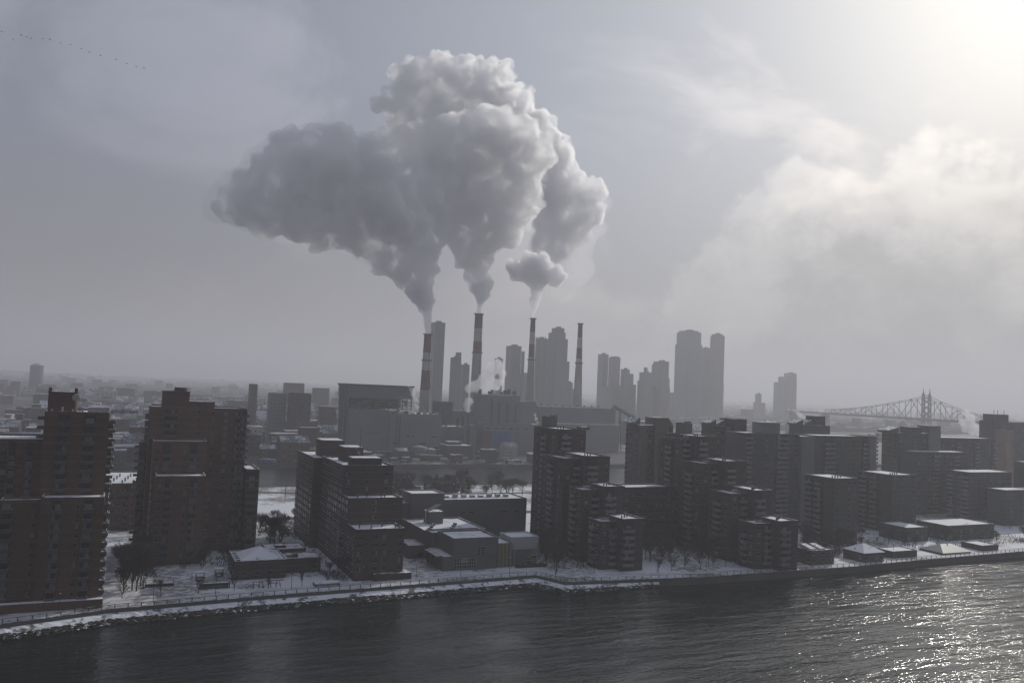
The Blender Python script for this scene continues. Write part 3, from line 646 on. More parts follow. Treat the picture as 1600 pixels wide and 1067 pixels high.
b = Building('apartment_tower', 'dark tower with a square cap and masts, tallest at the right edge', 'apartment tower', 'dark towers at the right', GRY, (760, 470, 3))
yy = 460; x0, z1 = fx(1530, 658, yy); x0 = fxb(1530, 658, yy, 20); x1, _ = fx(1640, 668, yy); b.block(x0, x1, yy, yy + 20, z1, par=.4); b.face('f', yy, x0, x1, 35, z1, 'wnwwnwwnww', 2.8)
q0, qz = fx(1553, 647, yy + 2); q1, _ = fx(1576, 648, yy + 2); b.boxpart('penthouse', q0, q1, yy + 2, yy + 12, z1 + .02, qz, PLD)
for q in (q0 + 3, q0 + 8, q1 - 3): b.boxpart('mast', q, q + .3, yy + 4, yy + 4.3, qz, qz + 3.5, MET)
b.done()
b = Building('apartment_tower', 'pinkish tan tower block near the right edge', 'apartment tower', 'dark towers at the right', TAN, (735, 448, 3))
yy = 432; x0, z1 = fx(1555, 672, yy); x0 = fxb(1555, 672, yy, 8); x1, _ = fx(1584, 673, yy); b.block(x0, x1, yy, yy + 8, z1, par=.3); b.face('f', yy, x0, x1, 30, z1, 'n.n', 2.8); b.done()
b = Building('apartment_block', 'olive grey block cut by the right edge of the picture, halfway up', 'apartment block', 'dark towers at the right', OLV, (690, 350, 3))
yy = 350; x0, z1 = fx(1584, 724, yy); x0 = fxb(1584, 724, yy, 16); x1, _ = fx(1680, 730, yy); b.block(x0, x1, yy, yy + 16, z1, par=.3); b.face('f', yy, x0, x1, 5, z1, 'wnwwnw', 2.8)
yy = 338; x0, z1 = fx(1571, 766, yy); x1, _ = fx(1680, 774, yy); b.block(x0, x1, yy, 349.9, z1, par=.3, m=GRY); b.face('f', yy, x0, x1, 5, z1, 'wnwwnw', 2.8); b.done()
# low buildings along the right-hand promenade
def low(name, label, cat, P0, pr, pyt, dep, m=GRY, pat='w.w.w', roofm=None, hipz=0, zc=None):
    g = G(*P0); y0 = g.y; g.x = fxb(P0[0], P0[1] - 14, y0, dep * .45); x1, _ = fx(pr, P0[1] - 10, y0); z1 = fx(P0[0], pyt, y0)[1]
    b = Building(name, label, cat, 'low buildings by the promenade', m, ((g.x + x1) / 2, y0 + dep / 2, 3))
    b.block(g.x, x1, y0, y0 + dep, z1, par=0 if hipz else .45, roof=not hipz)
    if hipz:
        bm = bmesh.new(); hip(bm, g.x, x1, y0, y0 + dep, z1 + .01, z1 + hipz, .5); b.part('roof', bm, roofm or SNR)
    b.face('f', y0, g.x, x1, 3.4, z1, pat, 3.0); b.face('l', g.x, y0, y0 + dep, 3.4, z1, pat[:3], 3.0)
    return b, g.x, x1, y0, z1
b, x0, x1, y0, z1 = low('pavilion', 'dark brick pavilion with two slanting skylights beside the second stepped tower', 'pavilion', (1256, 884), 1303, 862, 10, MAR)
for q in (.12, .52):
    bm = bmesh.new(); a = x0 + (x1 - x0) * q; c = a + (x1 - x0) * .24; addbox(bm, a, c, y0 + 2, y0 + 8.5, z1 + .02, z1 + 1.9)
    for v in bm.verts:
        if v.co.z > z1 + 1 and v.co.y < y0 + 5: v.co.z -= 1.3
    b.part('skylight', bm, WHP)
b.done()
low('house', 'small square house with a bright white hipped roof near the railing', 'house', (1335, 880), 1381, 865, 12, GRY, 'w.ww', None, 3.2)[0].done()
low('house', 'low long house with flat snowy roof, right of the white hipped one', 'house', (1383, 873), 1433, 863, 10, GRY, 'w.ww.w')[0].done()
low('shed', 'shed under a smooth blue-grey sheet roof beside the promenade lamp', 'shed', (1457, 868), 1517, 865, 13, GRY, '.', mat('blue_grey_sheet', (.17, .20, .22), rough=.45, var=.1), 3.0)[0].done()
low('low_building', 'long low flat building with a bright snow roof, second level back from the promenade', 'low building', (1458, 846), 1553, 823, 20, GRY, 'wnwnwnwnw')[0].done()
low('low_building', 'low flat building with patchy snow roof, left of the brighter long one', 'low building', (1397, 848), 1450, 826, 18, GRY, 'wnwnw')[0].done()
low('shed', 'small dark shed with a snowy flat roof near the far right railing', 'shed', (1520, 862), 1560, 854, 12, DKB, 'w.w')[0].done()
HAZE, HZT = .00028, 460
# ------------------------------------------------------------------ far bank: land sheet with its quay, distant rise of the ground
bm = bmesh.new(); QY = 716
addquad(bm, ((-11000, QY, 3), (17000, QY, 3), (17000, 22000, 3), (-11000, 22000, 3)))
addquad(bm, ((-11000, QY, -1), (17000, QY, -1), (17000, QY, 3), (-11000, QY, 3)), 1)
o = link('far_ground', bm, [CTY, CON]); structure(o)
bm = bmesh.new(); rr = random.Random(21); N = 160; rowa = []; rowb = []; rowc = []
for i in range(N + 1):
    x = -7000 + 19000 * i / N; y = 6500 + 500 * math.sin(i * .11)
    hgt_ = 28 + 38 * max(0, noise.noise(Vector((i * .07, 4, 1)))) + 14 * noise.noise(Vector((i * .6, 2, 1)))
    rowa.append(bm.verts.new((x, y, 2))); rowb.append(bm.verts.new((x, y + 900, hgt_ + 2))); rowc.append(bm.verts.new((x, y + 2400, 2)))
for i in range(N):
    bm.faces.new((rowa[i], rowa[i + 1], rowb[i + 1], rowb[i])); bm.faces.new((rowb[i], rowb[i + 1], rowc[i + 1], rowc[i]))
o = link('hills', bm, CTY); structure(o)
# ------------------------------------------------------------------ power station
def pwall(b, p0, p1, pyt, y, dep, m=None, par=.3, z0=2.9, pyb=None):
    x0, z1 = fx(p0, pyt, y); x0 = fxb(p0, pyt, y, dep) if p1 - p0 > 30 else x0; x1, _ = fx(p1, pyt, y)
    if pyb: z0 = fx(p0, pyb, y)[1]
    b.block(x0, x1, y, y + dep, z1, m=m, par=par, z0=z0); return x0, x1, z1
Y0 = 800
b = Building('boiler_house', 'huge boiler house with a bluish top band over open steel decks, leftmost power hall', 'power plant building', 'power station halls', PLT, (230, 830, 3))
x0, z1 = fx(532, 601, Y0); x0 = fxb(532, 601, Y0, 20); x1, _ = fx(645, 607, Y0); xm, _ = fx(544, 601, Y0); _, zb = fx(590, 622, Y0); _, zt = fx(590, 603.5, Y0)
xl, zl = fx(609, 641, Y0 - 12)
b.boxpart('stair_tower', x0, xm - .01, Y0 - 2, Y0 + 20, 2.9, z1, PLD)
for q in range(10): b.boxpart('landing', x0 - 1.2, xm, Y0 - 3.4, Y0 - 2.01, 10 + q * 6.4, 10.5 + q * 6.4, GRL)
for q in (x0 - .8, (x0 + xm) / 2, xm - .6): b.boxpart('steel_column', q, q + .7, Y0 - 3.9, Y0 - 3.41, 3, z1 - 2, PLB)
b.boxpart('top_band', xm + .01, x1, Y0, Y0 + 40, zb, zt, PLB); b.boxpart('roof_slab', xm - 1, x1 + 1.5, Y0 - 1.5, Y0 + 41, zt + .003, zt + 1.6, PLD)
for q in range(5): b.boxpart('deck', xm, x1 - .5, Y0 + 1, Y0 + 38, zb - 3.6 - q * 3.4, zb - 3.1 - q * 3.4, PLD)
b.boxpart('back_wall', xm + .5, x1 - .5, Y0 + 36, Y0 + 37.5, zl, zb - .01, PLD); nn = 14
for q in range(nn + 1): xx = xm + (x1 - xm - 1) * q / nn; b.boxpart('steel_column', xx, xx + .8, Y0 + .1, Y0 + .95, zl, zb - .01, PLD)
rr = random.Random(5)
for q in range(26): xx = rr.uniform(xm + 1, x1 - 6); zz = zb - 3.0 - rr.randrange(5) * 3.4; b.boxpart('machinery', xx, xx + rr.uniform(1.5, 4.5), Y0 + 1.4, Y0 + 4, zz, zz + rr.uniform(1, 2.5), GRL if q % 3 else PLD)
b.block(xm, xl, Y0 - 12, Y0 + 34, zl, par=.3); x3, z3 = fx(690, 648, Y0 - 16); b.block(xl + .01, x3, Y0 - 16, Y0 + 34, fx(612, 646, Y0 - 16)[1], par=.3)
xq, _ = fx(563, 690, Y0 - 13); b.boxpart('panel_joint', xq, xq + .8, Y0 - 12.3, Y0 - 12.01, 12, zl - 20, PLD); b.boxpart('panel_joint', xq + 4, xl - 8, Y0 - 12.3, Y0 - 12.01, zl - 22.6, zl - 22, PLD)
for q in range(8): xx = xl + 3 + q * 6.5; b.boxpart('roof_unit', xx, xx + 3, Y0 - 13, Y0 - 9, fx(612, 646, Y0 - 16)[1] + .02, fx(612, 646, Y0 - 16)[1] + 1.2 + (q % 3) * .8, LMT if q % 2 else PLD)
for q in range(4): xx = xl + 4 + q * 13; b.boxpart('strip_window', xx, xx + 8, Y0 - 16.3, Y0 - 16.01, 16 + (q % 2) * 7, 17.4 + (q % 2) * 7, GLS)
for q in (6, 9.5): b.boxpart('downpipe', xl + q, xl + q + .9, Y0 - 17, Y0 - 16.01, 3, fx(612, 646, Y0 - 16)[1] - 2, PLD)
b.boxpart('pipe_rack', xm + 6, x3 - 3, Y0 - 24, Y0 - 20, 7.5, 9, PLD)
for q in range(8): b.boxpart('rack_leg', xm + 8 + q * 9, xm + 8.8 + q * 9, Y0 - 23, Y0 - 22, 3, 7.49, PLD)
b.done()
b = Building('turbine_hall', 'plain grey hall with a stepped snowy roof just right of the leftmost stack', 'power plant building', 'power station halls', PLT, (300, 850, 3))
Y1 = 850; pwall(b, 671, 736, 666, Y1, 30); pwall(b, 676, 708, 627, Y1 + 30.1, 22, PLD); pwall(b, 695, 741, 641, Y1 + 52.2, 22)
for i, (pa, pb_, pt) in enumerate(((688, 693, 630), (697, 700, 645), (715, 718, 652), (722, 726, 648))):
    xx, zz = fx(pa, pt, Y1 + 12); xb_, _ = fx(pb_, pt, Y1 + 12); b.boxpart('duct', xx, xb_, Y1 + 12, Y1 + 15, 8, zz, PLD)
b.done()
b = Building('boiler_house', 'massive grey boiler house with blue louvre panel and maroon panel low on its front', 'power plant building', 'power station halls', PLT, (390, 830, 3))
Y2 = 815; x0, x1, z1 = pwall(b, 740, 813, 616, Y2 + 20, 40); xa, xb, za = pwall(b, 745, 846, 661, Y2, 19.9); pwall(b, 734, 744.8, 664, Y2 + 2, 17, None)
pwall(b, 813.1, 838, 627, Y2 + 20, 34)
for q in range(9): b.boxpart('strip_window', xa + 3 + q * 9, xa + 8 + q * 9, Y2 - .3, Y2 - .01, za - 6, za - 4.6, GLS)
for q in (.12, .35, .6, .85): b.boxpart('duct', x0 + (x1 - x0) * q, x0 + (x1 - x0) * q + 1.6, Y2 + 18.2, Y2 + 19.99 , za + .02, z1 - 4 - q * 8, PLD)
b.boxpart('ledge', xa - 8, xb - 12, Y2 - .8, Y2 - .01, za - .2, za + .9, GRL)
def pan(name, pa, pb_, pt, pbm, m, yy, n=1):
    a, zt_ = fx(pa, pt, yy); c, zb_ = fx(pb_, pbm, yy)
    for i in range(n): w_ = (c - a) / n; b.boxpart(name, a + i * w_ + .15, a + (i + 1) * w_ - .15, yy - .5, yy - .01, zb_, zt_, m)
pan('louvre_panel', 768, 797, 673.5, 696, BLU, Y2, 7); pan('louvre_panel', 797.5, 811, 673.5, 697, PLB, Y2, 2); pan('maroon_panel', 753, 767, 673, 703, MRN, Y2); pan('panel_strip', 768, 815, 698, 699.2, GRL, Y2)
for i, pa in enumerate((750, 764, 768.5, 782, 788, 795, 803)):
    xx, zz = fx(pa, 608 + (i * 3 % 5), Y2 + 28); b.boxpart('roof_unit', xx, xx + (2.2, 3.4, 1.6, 3, 4, 2, 2.5)[i], Y2 + 28, Y2 + 31, z1 + .3, zz, PLD)
b.boxpart('roof_rail', x0 + 1, x1 - 1, Y2 + 21, Y2 + 21.3, z1 + .31, z1 + 1.4, LMT)
xx, zz = fx(731, 646, Y2 - 4); bm = bmesh.new(); addtube(bm, (xx + 1.8, Y2 - 3, 3), (xx + 1.8, Y2 - 3, zz), 1.8, 1.8, 12); b.part('vent_pipe', bm, PLD)
b.done()
b = Building('industrial_building', 'small brown-grey waterside building with snow on its flat roof in front of the power station', 'industrial building', None, GRY, (320, 760, 3))
x0, x1, z1 = pwall(b, 682, 739, 696, 758, 30, par=.4); pwall(b, 700, 722, 690, 770.0, 12, z0=z1 + .02, par=.2); b.done()
b = Building('turbine_hall', 'very long grey hall with snow-lined roof edges behind the stepped towers', 'power plant building', 'power station halls', PLT, (520, 860, 3))
Y3 = 860; x0, x1, z1 = pwall(b, 838, 962, 635, Y3 + 14, 40, par=1.2); x0, x1, z2 = pwall(b, 838, 968, 662, Y3, 13.9, par=1.5); b.boxpart('roof_ridge_snow', x0, x1, Y3 - .3, Y3 - .01, z2 + .4, z2 + 1.6, SNR); b.boxpart('roof_ridge_snow', x0, x1 - 5, Y3 + 13.7, Y3 + 13.95, z1 + .2, z1 + 1.4, SNR)
for q in range(9): xx = x0 + 6 + q * 10; b.boxpart('roof_unit', xx, xx + 2, Y3 + 16, Y3 + 18, z1 + .02, z1 + 3.0, PLD)
b.done()
# sloping conveyor gallery
g0 = V(961, 633, 862); g1 = V(1001, 655, 862); root = empty('conveyor_gallery', (g0.x, 862, 3), 'snow-topped conveyor gallery sloping down from the long hall', 'conveyor')
bm = bmesh.new(); v = addbox(bm, g0.x, g1.x, 862, 868, 0, 3.2, '')
for q in v: q.co.z += g0.z - 3.2 + (g1.z - g0.z) * ((q.co.x - g0.x) / (g1.x - g0.x))
link('gallery', loc_bm(bm, root), PLT, root)
bm = bmesh.new(); v = addbox(bm, g0.x, g1.x, 861.7, 868.3, 3.21, 3.9, '')
for q in v: q.co.z += g0.z - 3.2 + (g1.z - g0.z) * ((q.co.x - g0.x) / (g1.x - g0.x))
link('gallery_snow', loc_bm(bm, root), SNR, root)
for q in (.25, .6, .95):
    xx = g0.x + (g1.x - g0.x) * q; bm = bmesh.new(); addtube(bm, (xx - 3, 865, 3), (xx, 865, g0.z + (g1.z - g0.z) * q - 3.2), .8, .8, 6); addtube(bm, (xx + 3, 865, 3), (xx, 865, g0.z + (g1.z - g0.z) * q - 3.2), .8, .8, 6); link('trestle', loc_bm(bm, root), PLD, root)
# ducts, pipe racks and strip windows on the halls are parts; tanks and masts stand by themselves
def tank(px, y, r, h_, label):
    x = V(px, 705, y).x; root = empty('storage_tank', (x, y, 3), label, 'storage tank', 'storage tanks by the power station')
    bm = bmesh.new(); addtube(bm, (0, 0, 0), (0, 0, h_), r, r, 24); link('tank_wall', bm, PLT, root)
    bm = bmesh.new(); addtube(bm, (0, 0, h_ + .003), (0, 0, h_ + r * .22), r * .99, .3, 24); link('tank_roof', bm, SNR, root)
tank(655, 775, 8, 11, 'squat snow-topped tank in front of the leftmost boiler house, left one'); tank(672, 772, 6, 9, 'smaller snow-topped tank in front of the leftmost boiler house, right one'); tank(858, 790, 9, 13, 'squat snow-topped tank right of the blue-panelled boiler house')
def mast(px, y, h_, label):
    x = V(px, 700, y).x; root = empty('lattice_mast', (x, y, 3), label, 'pylon', 'steel lattice masts by the power station'); bm = bmesh.new()
    for sx, sy_ in ((-1, -1), (1, -1), (1, 1), (-1, 1)): addtube(bm, (sx * 2.6, sy_ * 2.6, 0), (sx * .4, sy_ * .4, h_), .22, .15, 4)
    for k in range(7):
        f0, f1 = k / 7, (k + 1) / 7; a, c = 2.6 - 2.2 * f0, 2.6 - 2.2 * f1
        addtube(bm, (-a, -a, h_ * f0), (c, -c, h_ * f1), .12, .12, 3); addtube(bm, (a, -a, h_ * f0), (-c, -c, h_ * f1), .12, .12, 3)
    link('lattice', bm, PLD, root)
    for z in (.72, .84, .96): bm = bmesh.new(); addbox(bm, -5, 5, -.2, .2, h_ * z, h_ * z + .35); link('crossarm', bm, PLD, root)
mast(700, 790, 30, 'thin lattice mast left of the round steam puff'); mast(722, 772, 24, 'thin lattice mast below the round steam puff'); mast(870, 800, 32, 'thin lattice mast before the very long grey hall')
# four banded stacks
def stack(px, rows, rtop, rbot, ringy, label, pbase, y=930):
    """rows: (pixel y of band top, material)"""
    top = V(px, rows[0][0], y); base = V(pbase, 640, y)
    root = empty('smokestack', (top.x, y, 3), label, 'smokestack', 'striped smokestacks of the power station')
    H_ = top.z - 3; rad = lambda z: rtop + (rbot - rtop) * (1 - (z - 3) / H_) ** 1.25
    zs = [V(px, r[0], y).z for r in rows] + [3.0]
    for k in range(len(rows)):
        bm = bmesh.new(); n = 3
        for j in range(n):
            za = zs[k] + (zs[k + 1] - zs[k]) * j / n; zb_ = zs[k] + (zs[k + 1] - zs[k]) * (j + 1) / n
            addtube(bm, (0, 0, zb_ - 3), (0, 0, za - 3), rad(zb_), rad(za), 20, False)
        if k == 0: addtube(bm, (0, 0, H_ - .9), (0, 0, H_ - .89), rad(zs[0]) * .98, .1, 20, False)
        link('painted_band' if rows[k][1] is not GPT else 'shaft', bm, rows[k][1], root)
    for zz in [V(px, ringy, y).z] + [zs[0] - 1.2]:
        bm = bmesh.new(); r = rad(zz)
        for j in range(20):
            a, c = j * math.tau / 20, (j + 1) * math.tau / 20
            P_ = [(math.cos(t_) * q, math.sin(t_) * q) for t_ in (a, c) for q in (r + .02, r + 1.3)]
            for z0_, z1_ in ((0, .35),):
                addquad(bm, ((*P_[0], zz - 3), (*P_[1], zz - 3), (*P_[3], zz - 3), (*P_[2], zz - 3)))
                addquad(bm, ((*P_[1], zz - 3), (*P_[3], zz - 3), (*P_[3], zz - 1.9), (*P_[1], zz - 1.9)))
        link('gallery_ring', bm, PLD, root)
    bm = bmesh.new(); addtube(bm, (rad(3) * .3, -rad(3) - .3, 0), (rtop * .3, -rtop - .3, H_), .3, .3, 4); link('ladder', bm, PLD, root)
    return root
stack(668.5, [(521.5, RPT), (551, WPT), (579, RPT), (609, GPT)], 4.3, 8.2, 564, 'striped red and white stack under the dark steam plume, leftmost of four', 662)
stack(748.5, [(490, RPT), (513, WPT), (534, RPT), (552, GPT)], 4.9, 8.0, 552, 'thick striped stack rising out of white steam, second from the left', 742)
stack(833, [(497, RPT), (519, WPT), (538, RPT), (558, GPT)], 3.1, 7.0, 563, 'slim striped stack with the small round steam puff on top, third from the left', 829)
stack(907, [(505, RPT), (527, WPT), (544, RPT), (560, WPT), (568, GPT)], 2.9, 8.0, 568, 'slim striped stack without any steam, rightmost of four', 901)
# ------------------------------------------------------------------ skyline towers
def tower(y, label, segs, m=0, dep=40, group='hazy skyline towers', name='skyscraper'):
    """segs: (px left, px right, py top[, y shift]) tallest wings share one base"""
    y00 = y; rl = lambda p, t_: V(p, t_, 1000).x / 1000
    b = Building(name, label, 'skyscraper', group, TWR[m], (fx(segs[0][0], segs[0][2], y)[0], y, 3))
    for i, s in enumerate(segs):
        sh = s[3] if len(s) > 3 else i * .5
        a_, c_ = rl(s[0], s[2]), rl(s[1], s[2]); y = y00 + sh; dp = min(dep, (c_ - a_) * y / (.75 + a_)); z1 = fx(s[1], s[2], y)[1]
        x1 = c_ * y; x0 = a_ * (y + dp); sh = 0
        b.block(x0, x1, y, y + dp, z1, m=TWR[m], par=2.0)
        n = max(2, int((x1 - x0) / 5))
        for k in range(1, n):
            q = x0 + (x1 - x0) * k / n
            if n < 14: b.boxpart('pier', q - .5, q + .5, y + sh - .7, y + sh - .02, 3, z1 - 2, TWR[(m + 1) % 3])
        if i == 0: b.boxpart('roof_plant', x0 + (x1 - x0) * .3, x0 + (x1 - x0) * .7, y + dp * .2, y + dp * .6, z1 + .02, z1 + 4.5, TWR[2])
    b.done()
tower(1450, 'tall plain glass tower directly right of the leftmost stack', [(673, 696, 505.5)], 0)
tower(1400, 'squat stepped tower with a pointed corner, left of the thick stack', [(704, 721, 560), (712, 721, 552, 3)], 2)
tower(1420, 'short dark tower touching the thick stack on its left', [(720.5, 734, 571)], 2)
tower(1700, 'narrow tower seen through the white steam right of the thick stack', [(773, 786, 561)], 1)
tower(1500, 'broad flat-topped tower with lower right shoulder, left of the third stack', [(791, 815, 542), (815, 820, 550, 2)], 1)
tower(1650, 'low wide block peeping out behind the third stack', [(811, 832, 586)], 1)
tower(1500, 'tower with comb-like roof teeth just right of the third stack', [(837, 854, 530)] + [(837 + k * 3.6, 838.6 + k * 3.6, 527.5, 4) for k in range(5)], 0)
tower(1480, 'tall stepped tower between third and fourth stacks', [(862, 882, 514), (857, 884, 521, 3), (853, 887.5, 531, 6), (850, 890, 566, 8)], 0)
tower(1520, 'low tower directly left of the fourth stack', [(885, 895, 599)], 1)
tower(1750, 'flat-topped tower forming left half of a close pair, right of the fourth stack', [(934.5, 951, 554.5)], 1)
tower(1720, 'notched tower forming right half of the close pair', [(951.3, 969.5, 560), (953, 958, 558, 4), (961, 968, 558, 4)], 1)
tower(1700, 'lower tower with a stepped round shoulder', [(970, 984, 578), (975, 980, 576, 3), (970, 990, 585, 5), (970, 994, 602, 8)], 2)
tower(1650, 'tower with a small roof knob beside the slanted-top one', [(999, 1019, 583), (1006, 1012, 575, 5), (996, 1019, 596, 7)], 1)
tower(1660, 'tower with an overhanging slanted top, left of the giant twin', [(1021, 1045.5, 566), (1018.5, 1045, 570.5, 3), (1023, 1046.5, 592, 6)], 1)
tower(1900, 'giant broad tower, largest on the skyline', [(1061, 1091, 518), (1057.5, 1096, 520.5, 2), (1055, 1097.5, 540, 4)], 0, 60)
tower(1960, 'lower link between the giant tower and its slimmer neighbour', [(1092, 1112, 545)], 0)
tower(1900, 'tall slimmer tower with rounded top right of the giant one', [(1112, 1130, 523), (1110, 1132.5, 526, 3)], 1, 50)
tower(1720, 'broad low podium under the close pair and the round-shouldered tower', [(936, 993, 606)], 1)
tower(1680, 'broad low podium under the slanted-top tower', [(998, 1047, 606)], 1)
tower(1980, 'broad low block at the feet of the giant tower and its neighbour', [(1058, 1131, 600)], 1)
tower(2300, 'small lone tower far right of the giant pair', [(1180, 1190, 616), (1177, 1196, 630, 5)], 1)
tower(2200, 'lone stepped tower midway to the bridge', [(1225, 1245, 584), (1216, 1245, 590, 3), (1209, 1245, 599, 6)], 1)
tower(2100, 'low wide block behind the gap left of the giant tower', [(1040, 1060, 616)], 1)
tower(1700, 'low block below the third stack group of towers', [(842, 897, 608)], 1)
# mid-distance housing blocks left of the power station
def mid(name, label, p0, p1, pyt, y, dep, m, pat, fl=4.5, z0=12):
    x0, z1 = fx(p0, pyt, y); dep = min(dep, 14); x0 = fxb(p0, pyt, y, dep); x1, _ = fx(p1, pyt, y); b = Building(name, label, 'apartment block', 'housing blocks left of the power station', m, ((x0 + x1) / 2, y + dep / 2, 3))
    b.block(x0, x1, y, y + dep, z1, par=.6); b.face('f', y, x0 + 1, x1 - 1, z0, z1, pat, fl, 2.0); b.done()
mid('apartment_tower', 'olive slab tower behind the second brown tower, leftmost of the hazy housing', 389, 403, 600, 1050, 18, OLV, 'nn')
mid('apartment_tower', 'pale grey housing slab left of its darker twin', 419, 449, 614, 1000, 18, GRL, 'nnnnnn')
mid('apartment_tower', 'dark grey-mauve housing slab right of its paler twin', 450, 487, 614, 985, 22, MAR, 'nnnnnnn')
mid('apartment_block', 'broad hazy block rising behind the twin housing slabs', 443, 476, 598, 1500, 25, GRY, 'nnnn', 6)
mid('apartment_block', 'brown block at left of the boiler house', 497, 526, 636, 1050, 20, DKB, 'nnnnn')
mid('apartment_block', 'faint grey block behind the brown one at left of the boiler house', 488, 515, 606, 1600, 25, GRY, 'nnnn', 6)
mid('warehouse', 'white panelled warehouse near the far river wall', 420, 466, 690, 830, 28, WHP, 'nn', 9)
mid('warehouse', 'long brown warehouse beyond the far quay', 466, 500, 668, 900, 24, DKB, 'nnnn', 7)
mid('warehouse', 'small grey shed left of the white warehouse', 402, 419, 697, 850, 20, GRY, 'n', 9)
# gas holder on the left horizon
p = V(58, 571, 2600); root = empty('gas_holder', (p.x, 2600, 3), 'round dark gas holder on the left horizon', 'gas holder')
bm = bmesh.new(); addtube(bm, (0, 0, 0), (0, 0, p.z - 3), 30 * .55, 30 * .55, 20); link('tank', bm, PLD, root)
bm = bmesh.new(); addtube(bm, (0, 0, p.z - 2.99), (0, 0, p.z + 4), 16, 4, 20); link('dome', bm, PLD, root)
# ------------------------------------------------------------------ low city: individual snow-roofed houses, the nearest and largest first
def house_mesh(w_, d_, h_, kind, m):
    bm = bmesh.new(); addbox(bm, -w_/2, w_/2, -d_/2, d_/2, 0, h_, 'bt', 0)
    if kind == 0: addbox(bm, -w_/2 - .3, w_/2 + .3, -d_/2 - .3, d_/2 + .3, h_ + .01, h_ + .6, '', 1)
    elif kind == 1:
        r = h_ + w_ * .22
        addquad(bm, ((-w_/2 - .4, -d_/2, h_), (w_/2 + .4, -d_/2, h_), (w_/2 + .4, 0, r), (-w_/2 - .4, 0, r)), 1); addquad(bm, ((w_/2 + .4, d_/2, h_), (-w_/2 - .4, d_/2, h_), (-w_/2 - .4, 0, r), (w_/2 + .4, 0, r)), 1)
        for sx in (-1, 1): addquad(bm, ((sx * w_/2, -d_/2, h_), (sx * w_/2, d_/2, h_), (sx * w_/2, 0, r - .2)), 0)
    else:
        addbox(bm, -w_/2, w_/2, -d_/2, d_/2, h_ + .01, h_ + .6, '', 1); addbox(bm, -w_*.2, w_*.15, -d_*.2, d_*.2, h_ + .61, h_ + 3.5, 'b', 0)
    nb = max(2, int(w_ / 3.2))
    for k in range(nb):
        for z in [1.2 + 3.1 * q for q in range(max(1, int(h_ / 3.1)))]:
            x = -w_/2 + (k + .5) * w_ / nb; addquad(bm, ((x - .6, -d_/2 - .06, z), (x + .6, -d_/2 - .06, z), (x + .6, -d_/2 - .06, z + 1.4), (x - .6, -d_/2 - .06, z + 1.4)), 2)
    me = bpy.data.meshes.new('low_house'); bm.to_mesh(me); bm.free()
    for mm in (m, SNC, GLS): me.materials.append(mm)
    return me
kinds = []
desc = {}
for (mn, mm) in (('brown', DKB), ('grey', GRY), ('red-brown', RED), ('pale', WHP)):
    for kd, kn in ((0, 'flat-roofed'), (1, 'gabled'), (2, 'box-topped')):
        for sz, (w_, d_, h_) in (('small', (11, 9, 7)), ('long', (30, 14, 8)), ('tall', (18, 14, 14))):
            kinds.append((house_mesh(w_, d_, h_, kd, mm), f'{sz} {mn} {kn}'))
rr = random.Random(99); used = []
CITY = []
def blocked(x, y):
    for (a, b_, c, d_) in ((180, 600, 770, 950), (110, 300, 795, 910), (118, 240, 960, 1080)):
        if a < x < b_ and c < y < d_: return True
    return False
def place_city(n, y0, y1, pxr, scale=(1, 1.5)):
    k = 0; tries = 0
    while k < n and tries < 20000:
        tries += 1
        f_ = rr.random(); y = y0 + (y1 - y0) * f_ ** 1.4
        px = rr.uniform(*pxr); q = V(px, 640, y); x = q.x
        if blocked(x, y): continue
        x = round(x / 17) * 17 + rr.uniform(-3, 3); y = round(y / 26) * 26 + rr.uniform(-3, 3)
        if y < 728 or any(abs(x - a) < 24 and abs(y - b_) < 19 for a, b_ in used): continue
        used.append((x, y)); me, ds = rr.choice(kinds)
        o = bpy.data.objects.new('low_house', me); col.objects.link(o); o.location = (x, y, 3); s_ = rr.uniform(*scale); o.scale = (s_, s_, s_ * rr.uniform(.8, 1.3)); o.rotation_euler.z = rr.choice((0, math.pi / 2)) * 0 + rr.uniform(-.06, .06)
        CITY.append((o, ds)); k += 1
place_city(60, 730, 960, (-20, 530)); place_city(150, 940, 2300, (-30, 560), (1.2, 2.1)); place_city(38, 735, 800, (560, 860), (.6, .9)); place_city(24, 1000, 1900, (900, 1500), (1.2, 2.2))
def region(px):
    for lim, t_ in ((70, 'left of the leftmost brown tower'), (232, 'between the brown towers'), (395, 'above the second brown tower'), (530, 'left of the boiler house'), (700, 'at the foot of the leftmost boiler house'), (870, 'at the foot of the blue-panelled boiler house'), (1150, 'behind the stepped towers')):
        if px < lim: return t_
    return 'in the haze toward the bridge'
for o, ds in CITY:
    px, py = PJ(o.location); d = o.location.y
    far = 'near the quay' if d < 860 else ('midway' if d < 1300 else 'far back')
    o['label'] = f"{ds} house {far} {region(px)}"; o['category'] = 'house'; o['group'] = 'snow-roofed houses of the far bank'; o['_px'] = px
# the rest of the far district reads as one mass
bm = bmesh.new(); rr = random.Random(5)
for i in range(5200):
    px_ = rr.uniform(-80, 1680); y = (2300 if px_ < 900 else 1500) + 6000 * rr.random() ** 1.5; q = V(px_, 640, y); w_, d_, h_ = rr.uniform(12, 46), rr.uniform(10, 22), rr.uniform(6, 18) * (2.2 if rr.random() < .04 else 1)
    addbox(bm, q.x - w_/2, q.x + w_/2, y, y + d_, 3, 3 + h_, 'bt', rr.choice((0, 0, 1))); addquad(bm, ((q.x - w_/2, y, 3 + h_), (q.x + w_/2, y, 3 + h_), (q.x + w_/2, y + d_, 3 + h_), (q.x - w_/2, y + d_, 3 + h_)), 2 if rr.random() < .3 else 0)
o = link('distant_city', bm, [DKB, GRY, SNC]); structure(o, 'stuff'); o['label'] = 'hazy mass of the far city'
